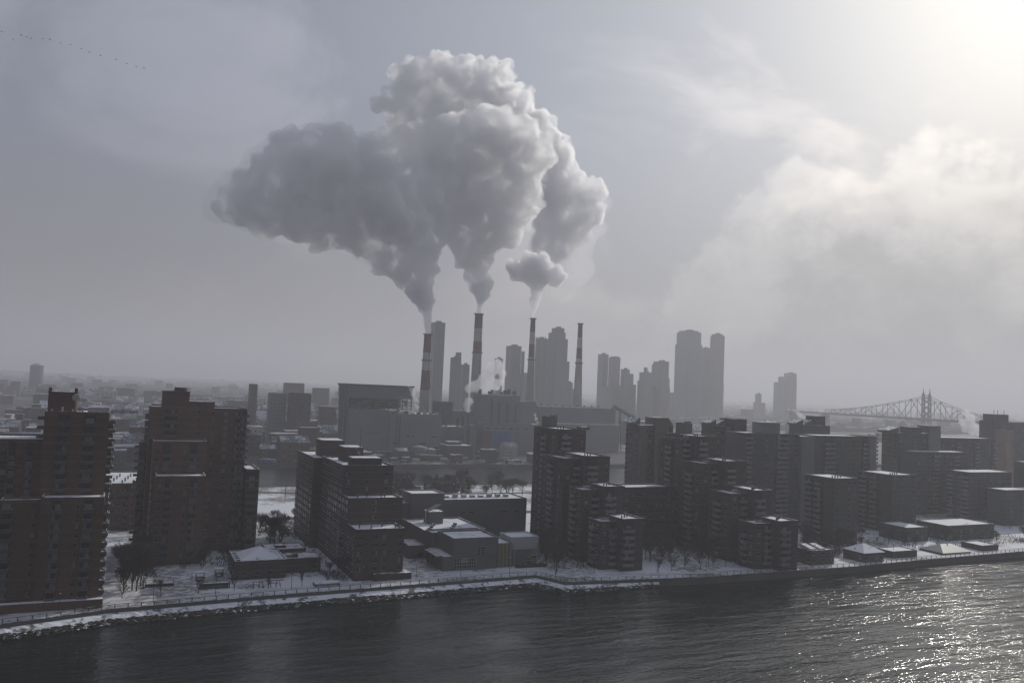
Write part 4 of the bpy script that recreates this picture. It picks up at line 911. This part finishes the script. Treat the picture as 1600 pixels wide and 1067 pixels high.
# parked lorries and cars along the far quay
def vehicle_mesh(L_, h_, m, cab=True):
    bm = bmesh.new(); addbox(bm, -L_/2, L_/2 - (1.9 if cab else 0), -1.1, 1.1, .55, h_, '', 0)
    if cab: addbox(bm, L_/2 - 1.85, L_/2, -1.05, 1.05, .5, h_ * .72, '', 1)
    else:
        for v in addbox(bm, -L_*.28, L_*.22, -.8, .8, h_ + .01, h_ + .6, '', 1)[4:]: v.co.x *= .8
    for sx in (-.32, .32):
        for sy_ in (-1, 1): addtube(bm, (sx * L_, sy_ * .9, .42), (sx * L_, sy_ * 1.12, .42), .42, .42, 8, True, 2)
    addbox(bm, -L_/2 + .1, L_/2 - (2 if cab else .1) - (L_ * .5 if not cab else 0), -1, 1, h_ + .012, h_ + .18, '', 3)
    me = bpy.data.meshes.new('vehicle'); bm.to_mesh(me); bm.free()
    for mm in (m, GLS, MET, SNR): me.materials.append(mm)
    return me
VEH = [('parked_truck', 'white parked lorry', vehicle_mesh(9, 3.3, WHP)), ('parked_truck', 'blue parked lorry', vehicle_mesh(8, 3.1, BLU)), ('parked_truck', 'grey parked lorry', vehicle_mesh(7, 2.9, GRL)), ('parked_car', 'dark parked car', vehicle_mesh(4.5, 1.0, MET, False)), ('parked_car', 'pale parked car', vehicle_mesh(4.5, 1.0, LMT, False))]
rr = random.Random(12); CARS = []
for i in range(62):
    px = rr.uniform(405, 845); y = rr.choice((722, 727, 733, 740, 748)); x = V(px, 728, y).x + rr.uniform(-2, 2)
    if any(abs(x - a) < 9 and abs(y - c) < 4 for a, c in CARS): continue
    CARS.append((x, y)); n_, l_, me = rr.choice(VEH); o = bpy.data.objects.new(n_, me); col.objects.link(o); o.location = (x, y, 3.0); o.rotation_euler.z = rr.choice((0, math.pi)) + rr.uniform(-.1, .1)
    o['label'] = l_ + (' on the far quay left of the boiler house' if px < 545 else ' on the quay before the leftmost boiler house' if px < 690 else ' on the quay before the blue-panelled boiler house'); o['category'] = 'parked ' + ('truck' if 'lorry' in l_ else 'car'); o['group'] = 'vehicles on the far quay'; o['_px'] = px
# ------------------------------------------------------------------ cantilever bridge
BX, BY = 1660, 1300
T1 = fx(1448, 618, BY)[1]; dz = 46.0; hw = 10.5
root = empty('cantilever_bridge', (BX, BY, 3), 'steel cantilever bridge with spired towers fading in the haze at right', 'bridge')
def brpart(name, segs, r, par=None, n=4):
    bm = bmesh.new()
    for a, c in segs: addtube(bm, Vector(a) - root.location, Vector(c) - root.location, r, r, n, False)
    return link(name, bm, STL, par or root)
for sx in (-1, 1):
    x = BX + sx * hw; tw = brpart('tower_leg', [((x, BY - 4, 3), (x, BY - 2.5, T1)), ((x, BY + 4, 3), (x, BY + 2.5, T1))] + [((x, BY - 3.6, 50 + k * 9), (x, BY + 3.4, 57 + k * 9)) for k in range(6)], 1.7)
    sp = bmesh.new(); addtube(sp, (x - BX, 0, T1 - 3), (x - BX, 0, T1 + 2), 2.6, 2.2, 8); addtube(sp, (x - BX, 0, T1 + 2), (x - BX, 0, T1 + 8), 1.5, .9, 8); addtube(sp, (x - BX, 0, T1 + 8), (x - BX, 0, T1 + 15), .8, .1, 6); o = link('spire', sp, STL, tw)
br = [((BX - hw, BY, z0), (BX + hw, BY, z0)) for z0 in (dz - 4, dz + 4, T1, T1 - 7)]
nz = 3
for k in range(nz):
    za = dz + 6 + k * (T1 - dz - 13) / nz; zb_ = dz + 6 + (k + 1) * (T1 - dz - 13) / nz
    br += [((BX - hw, BY, za), (BX + hw, BY, zb_)), ((BX + hw, BY, za), (BX - hw, BY, zb_))]
brpart('portal_bracing', br, 1.2)
for sx in (-1, 1):
    x = BX + sx * hw; seg = []; ends = ((BY, BY + 290, 1), (BY, BY - 170, -1))
    for y0, y1, s_ in ends:
        n = 9 if s_ > 0 else 6; pr_ = None
        for k in range(n + 1):
            f_ = k / n; yy = y0 + (y1 - y0) * f_; zt_ = dz + 10 + (T1 - dz - 12) * (1 - f_) ** 1.55 + (3 if s_ > 0 else 6) * 0
            if pr_: seg += [((x, pr_[0], pr_[1]), (x, yy, zt_)), ((x, pr_[0], dz), (x, yy, zt_)) if k % 2 else ((x, pr_[0], pr_[1]), (x, yy, dz))]
            if k: seg.append(((x, yy, dz), (x, yy, zt_)))
            pr_ = (yy, zt_)
    brpart('truss', seg, .75)
bm = bmesh.new(); addbox(bm, BX - 13, BX + 13, BY - 420, BY + 430, dz - 3, dz + 2); link('deck', loc_bm(bm, root), STL, root)
bm = bmesh.new(); addbox(bm, BX - 15, BX + 15, BY - 8, BY + 8, 2, 30); link('pier', loc_bm(bm, root), GRL, root)
for yy in (BY + 300, BY + 415, BY - 260): bm = bmesh.new(); addbox(bm, BX - 12, BX + 12, yy - 4, yy + 4, 2, dz - 3.01); link('pier', loc_bm(bm, root), GRL, root)
# ------------------------------------------------------------------ trees
def bare_tree(seed, H_=10, spread=.9, levels=5):
    rr = random.Random(seed); tb = bmesh.new(); cb = bmesh.new()
    def grow(p, d, L_, r, lv):
        q = p + d * L_; b_ = tb if lv < 2 else cb
        addtube(b_, p, q, r, r * .68, 5 if lv < 2 else 3, False)
        if lv >= levels: return
        n = rr.choice((3, 3, 4)) if lv else 5
        for k in range(n):
            a = Vector((rr.gauss(0, 1), rr.gauss(0, 1), rr.gauss(.35, .4))).normalized()
            nd = (d + a * spread * rr.uniform(.45, .9)).normalized(); nd.z = max(nd.z, .05)
            st = p + d * L_ * rr.uniform(.72, 1.0)
            grow(st, nd.normalized(), L_ * rr.uniform(.7, .95), max(.03, r * rr.uniform(.55, .72)), lv + 1)
    grow(Vector((0, 0, 0)), Vector((rr.uniform(-.05, .05), rr.uniform(-.05, .05), 1)).normalized(), H_ * .24, H_ * .02, 0)
    t_ = bpy.data.meshes.new('trunk'); tb.to_mesh(t_); tb.free(); t_.materials.append(BARK)
    c_ = bpy.data.meshes.new('crown'); cb.to_mesh(c_); cb.free(); c_.materials.append(TWIG); return t_, c_
def fir_tree(seed, H_=11):
    rr = random.Random(seed); tb = bmesh.new(); addtube(tb, (0, 0, 0), (0, 0, H_ * .95), .22, .04, 6); cb = bmesh.new()
    for i in range(700):
        z = H_ * (.1 + .88 * rr.random() ** 1.15); rad = (1 - z / H_) * H_ * .27 * rr.uniform(.35, 1.12) * (1 + .25 * math.sin(z * 3 + seed)); a = rr.uniform(0, math.tau)
        c = Vector((math.cos(a) * rad, math.sin(a) * rad, z - rad * .2)); s_ = rr.uniform(.25, .6)
        e = Vector((math.cos(a), math.sin(a), -.35)) * s_ * 1.4; f_ = Vector((-math.sin(a), math.cos(a), rr.uniform(-.4, .4))) * s_ * .6
        addquad(cb, (c - e * .4, c + f_, c + e, c - f_ + Vector((0, 0, rr.uniform(0, .2)))))
    t_ = bpy.data.meshes.new('trunk'); tb.to_mesh(t_); tb.free(); t_.materials.append(BARK)
    c_ = bpy.data.meshes.new('crown'); cb.to_mesh(c_); cb.free(); c_.materials.append(NEED); return t_, c_
BT = [bare_tree(s, 10, sp, lv) for s, sp, lv in ((1, .9, 5), (2, .75, 5), (4, 1.05, 5), (8, .85, 5))]
ST = [bare_tree(s, 10, .8, 4) for s in (21, 22)]
FT = [fir_tree(s) for s in (1, 2)]
TREES = []
def tree(x, y, s_, where, kind='bare', seed=0):
    rr = random.Random(int(x * 13 + y * 7 + seed)); src = rr.choice({'bare': BT, 'sapling': ST, 'fir': FT}[kind])
    ds = {'bare': 'bare leafless tree', 'sapling': 'thin bare sapling', 'fir': 'dark evergreen tree'}[kind]
    for a in TREES:
        if abs(a.location.x - x) < 1.2 and abs(a.location.y - y) < 1.2: return
    r = empty({'bare': 'bare_tree', 'sapling': 'bare_tree', 'fir': 'evergreen_tree'}[kind], (x, y, 3), f'{ds} {where}', 'tree', 'trees ' + where)
    r.rotation_euler.z = rr.uniform(0, 6.28); r.scale = (s_, s_, s_ * rr.uniform(.9, 1.15)); r['_px'] = PJ((x, y, 3))[0]
    link('trunk', src[0], parent=r); link('crown', src[1], parent=r); TREES.append(r)
rr = random.Random(44)
def grove(n, xr, yr, where, kind='bare', s=(1.0, 1.45)):
    for i in range(n): tree(rr.uniform(*xr), rr.uniform(*yr), rr.uniform(*s), where, kind, i)
grove(20, (2, 14), (302, 338), 'between the two leftmost brown towers', s=(1.0, 1.5))
grove(5, (8, 30), (395, 415), 'behind the gap of the brown towers', s=(.8, 1.2))
grove(10, (20, 56), (332, 339), 'at the foot of the second brown tower', s=(.6, 1.0))
grove(8, (58, 77), (346, 400), 'left of the stepped dark brown block')
grove(4, (62, 78), (303, 316), 'by the right end of the low hipped pavilion', s=(.5, .8))
for i in range(9): tree(-20 + i * 11.5, 293.5 + i * .4, .7, 'along the left promenade', 'sapling')
grove(18, (158, 186), (286, 330), 'between school and first stepped tower', s=(.9, 1.4))
grove(14, (203, 252), (286, 310), 'in the front of the garden between the stepped towers', s=(.9, 1.4))
grove(14, (203, 252), (311, 338), 'at the back of the garden between the stepped towers', s=(.9, 1.4))
for i in range(12): tree(203 + i * 7.2, 283 + (i % 3) * .8, .75, 'in the row before the garden of the stepped towers', 'sapling')
grove(20, (285, 330), (286, 335), 'behind the skylit pavilion', s=(.8, 1.25))
grove(18, (335, 440), (296, 326), 'among the low houses by the right promenade', s=(.6, 1.0))
grove(8, (440, 520), (300, 330), 'near the right edge behind the promenade', s=(.5, .9))
for i in range(46): tree(118 + i * 2.9, 520 + rr.uniform(-30, 36), rr.uniform(1.1, 1.6), 'on the far shore behind the ' + ('stepped dark block' if i < 15 else 'school tower' if i < 31 else 'school roof'), 'bare')
for i in range(16): tree(122 + i * 5.4 + rr.uniform(-2, 2), 490 + rr.uniform(-20, 20), rr.uniform(1.0, 1.45), 'behind the school roof', 'fir')
grove(15, (128, 188), (462, 500), 'in the belt right behind the school tower', s=(1.1, 1.6))
grove(10, (128, 188), (500, 530), 'in the belt behind the school tower', 'fir', s=(1.0, 1.4))
grove(9, (168, 186), (400, 520), 'on the snow right of the school', s=(.6, 1.0))
grove(9, (60, 100), (410, 432), 'beyond the road left of the dark brown block', s=(.6, .9))
# leafless shrubbery and dry stalks filling the garden beds
SHR = mat('dry_shrubbery', (.05, .04, .034), rough=.95, var=.5)
bm = bmesh.new(); rr = random.Random(77)
BEDS = [((203, 256), (300, 336), 1500), ((160, 186), (296, 340), 700), ((286, 345), (290, 330), 1600), ((345, 470), (290, 334), 3000), ((2, 14), (308, 345), 350), ((22, 60), (334, 352), 500), ((60, 78), (322, 420), 1100), ((120, 190), (455, 548), 2600), ((60, 118), (408, 438), 900), ((70, 78), (300, 320), 200), ((-26, -6), (285.5, 289), 60)]
for (xa_, xb_), (ya_, yb_), n_ in BEDS:
    for i in range(n_):
        x = rr.uniform(xa_, xb_); y = rr.uniform(ya_, yb_)
        if noise.noise(Vector((x * .09, y * .09, 7))) < -.04: continue
        h_ = rr.uniform(.5, 1.9); r_ = rr.uniform(.3, .9)
        for k in range(3):
            a = rr.uniform(0, math.tau); dx, dy = math.cos(a) * r_, math.sin(a) * r_
            addquad(bm, ((x, y, 3), (x + dx * .5 + .06, y + dy * .5, 3 + h_ * .6), (x + dx, y + dy, 3 + h_), (x + dx * .4 - .06, y + dy * .4, 3 + h_ * .7)))
o = link('undergrowth', bm, SHR); structure(o, 'stuff')
# ------------------------------------------------------------------ small things on the promenade and lawns
def lamp(x, y, i):
    r = empty('street_lamp', (x, y, 3), 'slim dark lamp post on the promenade', 'street lamp', 'lamps along the promenade'); r['_px'] = PJ((x, y, 3))[0]
    if i == 0:
        bm = bmesh.new(); addtube(bm, (0, 0, 0), (0, 0, 5.2), .11, .07, 6); lamp.m1 = bpy.data.meshes.new('pole'); bm.to_mesh(lamp.m1); bm.free(); lamp.m1.materials.append(MET)
        bm = bmesh.new(); addtube(bm, (0, 0, 5.2), (0, 0, 5.75), .14, .34, 8); addtube(bm, (0, 0, 5.75), (0, 0, 5.95), .38, .08, 8); lamp.m2 = bpy.data.meshes.new('lantern'); bm.to_mesh(lamp.m2); bm.free(); lamp.m2.materials.append(MET)
    link('pole', lamp.m1, parent=r); link('lantern', lamp.m2, parent=r)
for i, (x, y) in enumerate([(-14, 282), (12, 288), (31, 290.5), (56, 292), (82, 294.5), (103, 297), (121, 297), (142, 297.5), (176, 289), (201, 281), (226, 281), (252, 280.5), (282, 280.5), (312, 281), (341, 284), (356, 285), (384, 287), (412, 287)]): lamp(x, y, i)
def small(name, label, cat, x, y, parts, group=None):
    r = empty(name, (x, y, 3), label, cat, group)
    for n_, bx, m in parts:
        bm = bmesh.new(); addbox(bm, *bx); link(n_, bm, m, r)
g = G(271, 915); small('planter', 'long low dark planter box topped with snow on the white lawn, left one', 'planter', g.x - 9, g.y, [('box', (0, 9, 0, 1.6, 0, 1.0), MET), ('snow_cap', (.1, 8.9, .1, 1.5, 1.002, 1.25), SNR), ('post', (0, .2, -.3, -.1, 0, 2.4), MET), ('post', (8.8, 9, -.3, -.1, 0, 2.4), MET)])
g = G(357, 918); small('terrace', 'small raised viewing terrace with snow on top, in front of the hipped pavilion', 'terrace', g.x - 9, g.y, [('deck', (0, 9, 0, 4, 0, 1.1), CON), ('snow_cap', (.2, 8.8, .2, 3.8, 1.102, 1.3), SNR), ('railing', (0, 9, -.15, -.02, 1.1, 1.9), MET), ('post', (-.4, -.1, -.2, .1, 0, 2.4), MET), ('post', (9.1, 9.4, -.2, .1, 0, 2.4), MET)])
def cabin(label, px, py):
    g = G(px, py); small('picnic_table', label, 'picnic table', g.x - 1, g.y, [('table_top', (0, 2.6, 0, 2.2, 1.1, 1.25), MET), ('leg', (.3, .5, .2, 2, 0, 1.09), MET), ('leg', (2.1, 2.3, .2, 2, 0, 1.09), MET), ('bench', (0, 2.6, -.9, -.5, .5, .65), MET), ('roof', (-.3, 2.9, -.3, 2.5, 2.6, 2.75), MET), ('snow_cap', (-.2, 2.8, -.2, 2.4, 2.753, 2.95), SNR), ('post', (-.1, .05, -.1, .05, 0, 2.59), MET), ('post', (2.6, 2.75, -.1, .05, 0, 2.59), MET), ('post', (-.1, .05, 2.2, 2.35, 0, 2.59), MET), ('post', (2.6, 2.75, 2.2, 2.35, 0, 2.59), MET)])
cabin('dark roofed picnic table in the middle of the white lawn', 311, 907); cabin('dark roofed picnic table close to the hipped pavilion', 341, 901)
def frame(label, px, py, w_):
    g = G(px, py); r = empty('climbing_frame', (g.x, g.y, 3), label, 'climbing frame', 'playground frames before the pavilion')
    for q in range(int(w_ / 1.6) + 1):
        bm = bmesh.new(); addtube(bm, (q * 1.6, 0, 0), (q * 1.6 + (.4 if q % 2 else -.4), .8, 2.3), .09, .09, 5); addtube(bm, (q * 1.6, 1.8, 0), (q * 1.6 + (.4 if q % 2 else -.4), .8, 2.3), .09, .09, 5); link('leg', bm, MET, r)
    bm = bmesh.new(); addtube(bm, (-.6, .8, 2.3), (w_ + .4, .8, 2.3), .1, .1, 5); link('bar', bm, MET, r)
    bm = bmesh.new(); v = addbox(bm, -3, 0, .5, 1.1, 0, .25)
    for q in v:
        if q.co.x > -1: q.co.z += 1.7
    link('slide', bm, MET, r)
frame('dark climbing frame with a slide in front of the hipped pavilion, left one', 397, 920, 5); frame('dark swing frame in front of the hipped pavilion, right one', 424, 918, 4)
g = G(492, 917); small('planter', 'low snow-filled planting bed beside the stepped dark brown block', 'planter', g.x, g.y, [('kerb', (0, 9, 0, 4, 0, .9), CON), ('snow_cap', (.3, 8.7, .3, 3.7, .902, 1.25), SNR), ('bench', (0, 8, -1, -.5, .35, .5), MET)])
for i, (px, py) in enumerate(((188, 893), (196, 899), (203, 886), (212, 874))):
    g = G(px, py); o = bpy.data.objects.new('parked_car', VEH[3 + i % 2][2]); col.objects.link(o); o.location = g; o.rotation_euler.z = 1.2
    tag(o, ('dark' if i % 2 == 0 else 'pale') + ' car with snow on its roof parked between the brown towers', 'parked car', 'cars parked between the brown towers'); o['_px'] = px
g = G(617, 772, 6); small('kiosk', 'small red-roofed kiosk behind the stepped dark brown block', 'kiosk', 172, 520, [('wall', (0, 8, 0, 6, 0, 3.6), DKB), ('roof', (-.5, 8.5, -.5, 6.5, 3.601, 5.2), RED)])
# hut on the east shore snowfield, lamp and fence there
small('signpost', 'lone dark post standing on the snowfield beyond the brown tower', 'post', G(445, 779).x, G(445, 779).y, [('pole', (0, .35, 0, .35, 0, 9), MET), ('arm', (-1, .35, 0, .3, 9.01, 9.3), MET)])
root = empty('fence', (60, 556, 3), 'long dark fence at the water edge beyond the snowfield', 'fence')
for q in range(24): bm = bmesh.new(); addbox(bm, q * 4, q * 4 + .2, 0, .2, 0, 1.6); link('post', bm, MET, root)
for z in (.8, 1.5): bm = bmesh.new(); addbox(bm, 0, 92, .05, .15, z, z + .12); link('rail', bm, MET, root)
# ------------------------------------------------------------------ birds
bm = bmesh.new()
for s_ in (-1, 1):
    addquad(bm, ((0, .22, 0), (0, -.22, 0), (s_ * .8, -.12, .28), (s_ * .8, .14, .30))); addquad(bm, ((s_ * .8, .14, .30), (s_ * .8, -.12, .28), (s_ * 1.5, -.30, .06)))
addtube(bm, (0, -.75, 0), (0, 0, -.02), .05, .19, 6); addtube(bm, (0, 0, -.02), (0, .6, 0), .19, .09, 6); addtube(bm, (0, .6, 0), (0, 1.1, .06), .07, .05, 5)
bird = bpy.data.meshes.new('bird'); bm.to_mesh(bird); bm.free(); bird.materials.append(MET)
BP = [(3, 50), (21, 62), (33, 55.5), (42, 58), (48.5, 60.5), (67, 61), (78, 62.5), (95, 67.5), (110, 70.5), (127.5, 76.5), (140, 82), (157, 87.5), (181, 93.5), (198, 100), (213, 104.5), (225, 107)]
ORD = ['leftmost', 'second', 'third', 'fourth', 'fifth', 'sixth', 'seventh', 'eighth', 'ninth', 'tenth', 'eleventh', 'twelfth', 'thirteenth', 'fourteenth', 'fifteenth', 'sixteenth', 'seventeenth', 'eighteenth', 'nineteenth', 'twentieth']
for i, (px, py) in enumerate(BP):
    o = bpy.data.objects.new('bird', bird); col.objects.link(o); o.location = CAM + ray(px, py) * (560 + (i * 37 % 50)); o.rotation_euler = (.1, random.Random(i).uniform(-.4, .4), 1.1 + random.Random(i + 50).uniform(-.3, .3)); o.scale = (1.05,) * 3
    tag(o, (f'{ORD[i]} dark bird of the flying line' if i == 0 else f'{ORD[i]} dark bird from the left in the flying line') if i < 15 else 'rightmost dark bird at the end of the flying line', 'bird', 'line of flying birds')
# ------------------------------------------------------------------ labels: equal ones in a group get their order from the left
bylab = {}
for o in sc.objects:
    if '_px' in o and 'label' in o: bylab.setdefault(o['label'], []).append(o)
for lab, os_ in bylab.items():
    os_.sort(key=lambda q: q['_px'])
    if 1 < len(os_) <= 20:
        for k, o in enumerate(os_):
            o['label'] = lab + (', leftmost' if k == 0 else ', rightmost' if k == len(os_) - 1 else f', {ORD[k]} from left')
for o in sc.objects:
    if '_px' in o: del o['_px']
# ------------------------------------------------------------------ steam
def steam_mat(name, dens, aniso=.35, colr=(.96, .97, 1.0), torn=0):
    m = bpy.data.materials.new(name); m.use_nodes = True; t = NT(m.node_tree)
    if torn:
        pos = t.new('ShaderNodeNewGeometry').outputs['Position']
        nz = t.noise(pos, .042, 6, .66, .5)
        dens = t.math('MULTIPLY', t.ramp(nz, torn - .07, torn + .07), dens)
        m.cycles.volume_step_rate = .25
    v = t.new('ShaderNodeVolumePrincipled', inp={'Color': (*colr, 1), 'Density': dens, 'Anisotropy': aniso})
    t.new('ShaderNodeOutputMaterial', inp={'Volume': v.outputs[0]}); return m
ICO = {}
for q in (1, 2):
    bm = bmesh.new(); bmesh.ops.create_icosphere(bm, subdivisions=q, radius=1); ICO[q] = ([tuple(v.co) for v in bm.verts], [tuple(v.index for v in f.verts) for f in bm.faces]); bm.free()
def puffs(name, circ, yplane, mat, seed=1, voxel=2.4, label=None, group=None, parent=None, grow=1.0, fine=True, st=1.0):
    """circ: (px, py, radius px) of the billows; merged spheres of three sizes at the plume's own distance, then roughened"""
    rr = random.Random(seed); VX = []; FC = []
    def ball(p, r, sub=1):
        vs_, fs_ = ICO[sub]; n0 = len(VX)
        VX.extend((p.x + x * r, p.y + y * r, p.z + z * r) for x, y, z in vs_); FC.extend((a + n0, b_ + n0, c + n0) for a, b_, c in fs_)
    def dirn():
        return Vector((rr.gauss(0, 1), rr.gauss(0, 1) - .35, rr.gauss(0, 1) + .2)).normalized()
    for i, (px, py, rp) in enumerate(circ):
        yy = yplane + rr.uniform(-.3, .3) * rp
        p = V(px, py, yy); s = (p - CAM).dot(FWD) / FPX; r = rp * s * grow
        ball(p, r * .84, 2)
        if not fine: continue
        for k in range(int(7 + rp / 5)):
            d = dirn(); q = r * rr.uniform(.22, .44); c = p + d * (r - q * .70); ball(c, q, 2)
            if q < 3: continue
            for j in range(5):
                e = (d + dirn() * .8).normalized(); q2 = q * rr.uniform(.28, .5); ball(c + e * (q - q2 * .45), q2, 1)
    me = bpy.data.meshes.new(name); me.from_pydata(VX, [], FC); me.materials.append(mat)
    o = bpy.data.objects.new(name, me); col.objects.link(o)
    if parent: o.parent = parent
    m = o.modifiers.new("merge", 'REMESH'); m.mode = 'VOXEL'; m.voxel_size = voxel
    for k, (size, stg) in enumerate(((30, 10), (11, 7), (4.5, 4.0)) if fine else ((40, 26), (16, 10))):
        tx = bpy.data.textures.new(name + "_noise", 'CLOUDS'); tx.noise_scale = size; tx.noise_depth = 2
        tx.cloud_type = 'GRAYSCALE'; tx.noise_basis = 'ORIGINAL_PERLIN'
        d = o.modifiers.new("billow", 'DISPLACE'); d.texture = tx; d.strength = stg * st; d.mid_level = .5; d.texture_coords = 'GLOBAL'
    m2 = o.modifiers.new("clean", 'REMESH'); m2.mode = 'VOXEL'; m2.voxel_size = voxel
    if label: o['label'] = label; o['category'] = 'steam plume'
    if group: o['group'] = group
    return o
SM = steam_mat("dense_white_steam", .15, .45, (.998, .998, 1.0), .49)
SB = steam_mat("sunlit_steam", .12, .5, (.995, .996, 1.0), .47)
DM = steam_mat("small_dense_steam", .22, .4, (.99, .99, 1.0))
VM = steam_mat("thin_steam_veil", .013, .4)
WM = steam_mat("thin_white_steam", .12, .3, (.99, .99, 1))
A = [(668.5,519,5.5),(668.5,514,6),(668,509,6.5),(667,500,8),(666,490,11),(663,477,16),(658,462,21),(650,447,26),(640,430,31),(662,440,18),(665,415,22),(625,412,34),(652,395,36),(600,392,36),(672,385,24),(640,372,44),
     (340,325,14),(352,338,14),(360,312,22),(372,335,26),(392,300,34),(405,340,34),(430,268,40),(440,320,46),(455,235,34),(470,345,42),(485,285,52),(500,240,40),(520,340,48),(535,225,30),(540,270,52),(575,240,32),(570,320,56),(560,370,36),(604,230,20),(600,280,46),(620,340,56),(655,300,46),(668,345,36),(505,372,26),(640,255,24)]
pA = puffs("steam_plume", A, 935, SM, 3, 2.4, grow=1.06, label= "grey dark-sided steam plume drifting left from the leftmost stack", group="steam plumes over the power station")
puffs("plume_base", [(668.5,519.5,5.2),(668.5,515,5.6),(668.5,510,6.2),(668,505,7),(668,500,8),(667.5,494,9.5),(667,488,11.5),(666,481,14),(664,473,17),(661,464,20),(657,454,23)], 932, WM, 71, 1.5, parent=pA, st=.5)
B = [(748.5,488,4),(749,482,5),(750,472,8),(752,460,12),(749,446,17),(744,430,23),(748,412,26),(735,395,30),(752,380,30),(722,368,34),(770,355,42),(700,345,34),(740,330,50),(800,335,36),(690,300,42),(780,300,50),(730,275,56),(680,262,36),(820,290,30),(780,245,50),(830,255,32),(672,225,26),(700,205,34),(735,205,40),(775,200,36),(815,215,34),(845,225,22),(700,240,40),(830,315,20),(815,350,16),(850,250,18),(846,285,14)]
puffs("steam_plume", B, 960, SM, 5, 2.4, grow=1.06, label= "huge billowing steam plume rising over the second stack", group="steam plumes over the power station")
Cc = [(660,115,32),(620,115,18),(690,105,26),(640,140,34),(740,125,36),(780,120,28),(700,150,48),(760,160,48),(812,160,30),(800,190,44),(630,180,36),(620,220,30),(650,220,36),(845,195,26),(855,225,34),(870,255,32),(880,290,34),(895,320,32),(925,300,24),(940,300,13),(905,350,28),(880,365,30),(930,335,20),(860,335,40),(850,300,40),(870,400,22),(845,380,22),(700,200,50),(600,140,12),(615,255,24),(590,165,16)]
puffs("steam_plume", Cc, 1090, SB, 9, 2.6, grow=1.05, label= "sunlit white steam plume behind, towering highest of all", group="steam plumes over the power station")
D = [(833,495.5,3.4),(833.3,489,4.6),(834,483,6),(835,476,8),(836,468,10),(880,432,9),(868,438,12),(803,425,10),(850,405,12),(822,400,10),(833,495,3),(833,491,3.5),(834,482,6),(835,470,8),(838,456,12),(838,440,18),(815,425,19),(842,420,24),(862,430,17),(826,412,17),(800,415,12),(872,420,10)]
puffs("steam_plume", D, 930, DM, 11, 1.8, label="small round steam puff on the third stack", group="steam plumes over the power station", st=.35)
def thin(circ, y, seed, label, voxel=.9, st=.3, m=None, name="steam_puff", fine=True, grow=1.15):
    return puffs(name, circ, y, m or WM, seed, voxel, label, "small puffs of steam", fine=fine, st=st, grow=grow)
puffs("vapour_veil", [(c[0] - 14, c[1] - 4, c[2]) for c in A[12:]], 950, VM, 31, 6, parent=None, grow=1.25, fine=False, st=1.0, label="faint grey vapour veil trailing round the left plume", group="vapour veils")
puffs("vapour_veil", [(c[0] + 4, c[1] + 22, c[2]) for c in Cc[12:26]] + [(900, 420, 30), (880, 450, 22), (860, 400, 40)], 1090, VM, 33, 6, grow=1.2, fine=False, st=1.0, label="faint bright vapour veil hanging below the right side of the plumes", group="vapour veils")
thin([(648,632,3),(650,624,4),(646,616,4),(642,609,3),(638,604,2.5),(652,636,4),(655,628,3)], 795, 41, "white steam curling beside the foot of the leftmost stack")
thin([(762,606,5),(760,596,7),(764,586,7),(770,577,7),(778,570,6),(752,600,7),(742,603,6),(733,607,5),(775,604,5),(782,596,5),(785,584,5),(780,574,5),(757,590,6),(768,598,7)], 850, 43, "ragged white steam boiling round the thick stack's base", grow=1.7)
thin([(748.5,489,4.5),(749,484,5),(750,477,6.5),(752,469,9),(754,460,11),(749,452,12),(762,444,10)], 948, 61, 'ragged thin steam leaving the mouth of the thick second stack', .9, .6)
thin([(731,634,5),(733,627,7),(731,640,5),(728,633,5)], 812, 45, "round grey-white steam puff over the vent pipe")
thin([(840,660,2.5),(838,654,3),(836,648,2.5)], 815, 47, "small steam wisp at the right corner of the blue-panelled boiler house", .6)
thin([(1256,655,3),(1251,650,4),(1246,645,4),(1240,641,3),(1258,652,3),(1232,640,2.5)], 470, 49, "white steam wisp blowing left above the tower bulkheads", .5)
thin([(1284,649,1.5),(1282,645,2),(1280,641,1.5)], 452, 51, "tiny steam wisp above the water-tank box", .3, .15)
thin([(1507,672,4),(1511,664,6),(1522,667,6),(1528,675,4),(1516,654,6),(1508,645,5),(1504,660,5),(1519,674,5),(1534,673,3)], 700, 53, "bright steam puff rising beside the bridge, over the dark blocks", .9, grow=1.5)
thin([(562,710,2),(560,706,2.5),(558,701,2)], 327, 55, "small wisp of steam on the penthouse of the stepped dark block", .25, .12)
thin([(258,609,2.5),(263,608,2.5),(267,609,2)], 374, 57, "tiny white steam wisp on the red penthouse", .25, .12)
thin([(527,647,2),(526,641,2.5),(528,652,2)], 798, 59, "small wisp of steam at the left side of the boiler house's stair tower", .5, .2)
# ------------------------------------------------------------------ haze
hb = bmesh.new(); bmesh.ops.create_cube(hb, size=1)
for v in hb.verts: v.co = Vector((v.co.x * 30000 + 3000, v.co.y * 26000 + 9000, -9 + (v.co.z + .5) * (HZT + 9)))
hm = bpy.data.meshes.new("haze"); hb.to_mesh(hm); hb.free()
mh = bpy.data.materials.new("haze"); mh.use_nodes = True; t = NT(mh.node_tree)
v = t.new('ShaderNodeVolumePrincipled', inp={'Color': (.79, .805, .86, 1), 'Density': HAZE, 'Anisotropy': .25})
t.new('ShaderNodeOutputMaterial', inp={'Volume': v.outputs[0]})
hm.materials.append(mh); ho = bpy.data.objects.new("haze", hm); col.objects.link(ho); ho['kind'] = 'stuff'
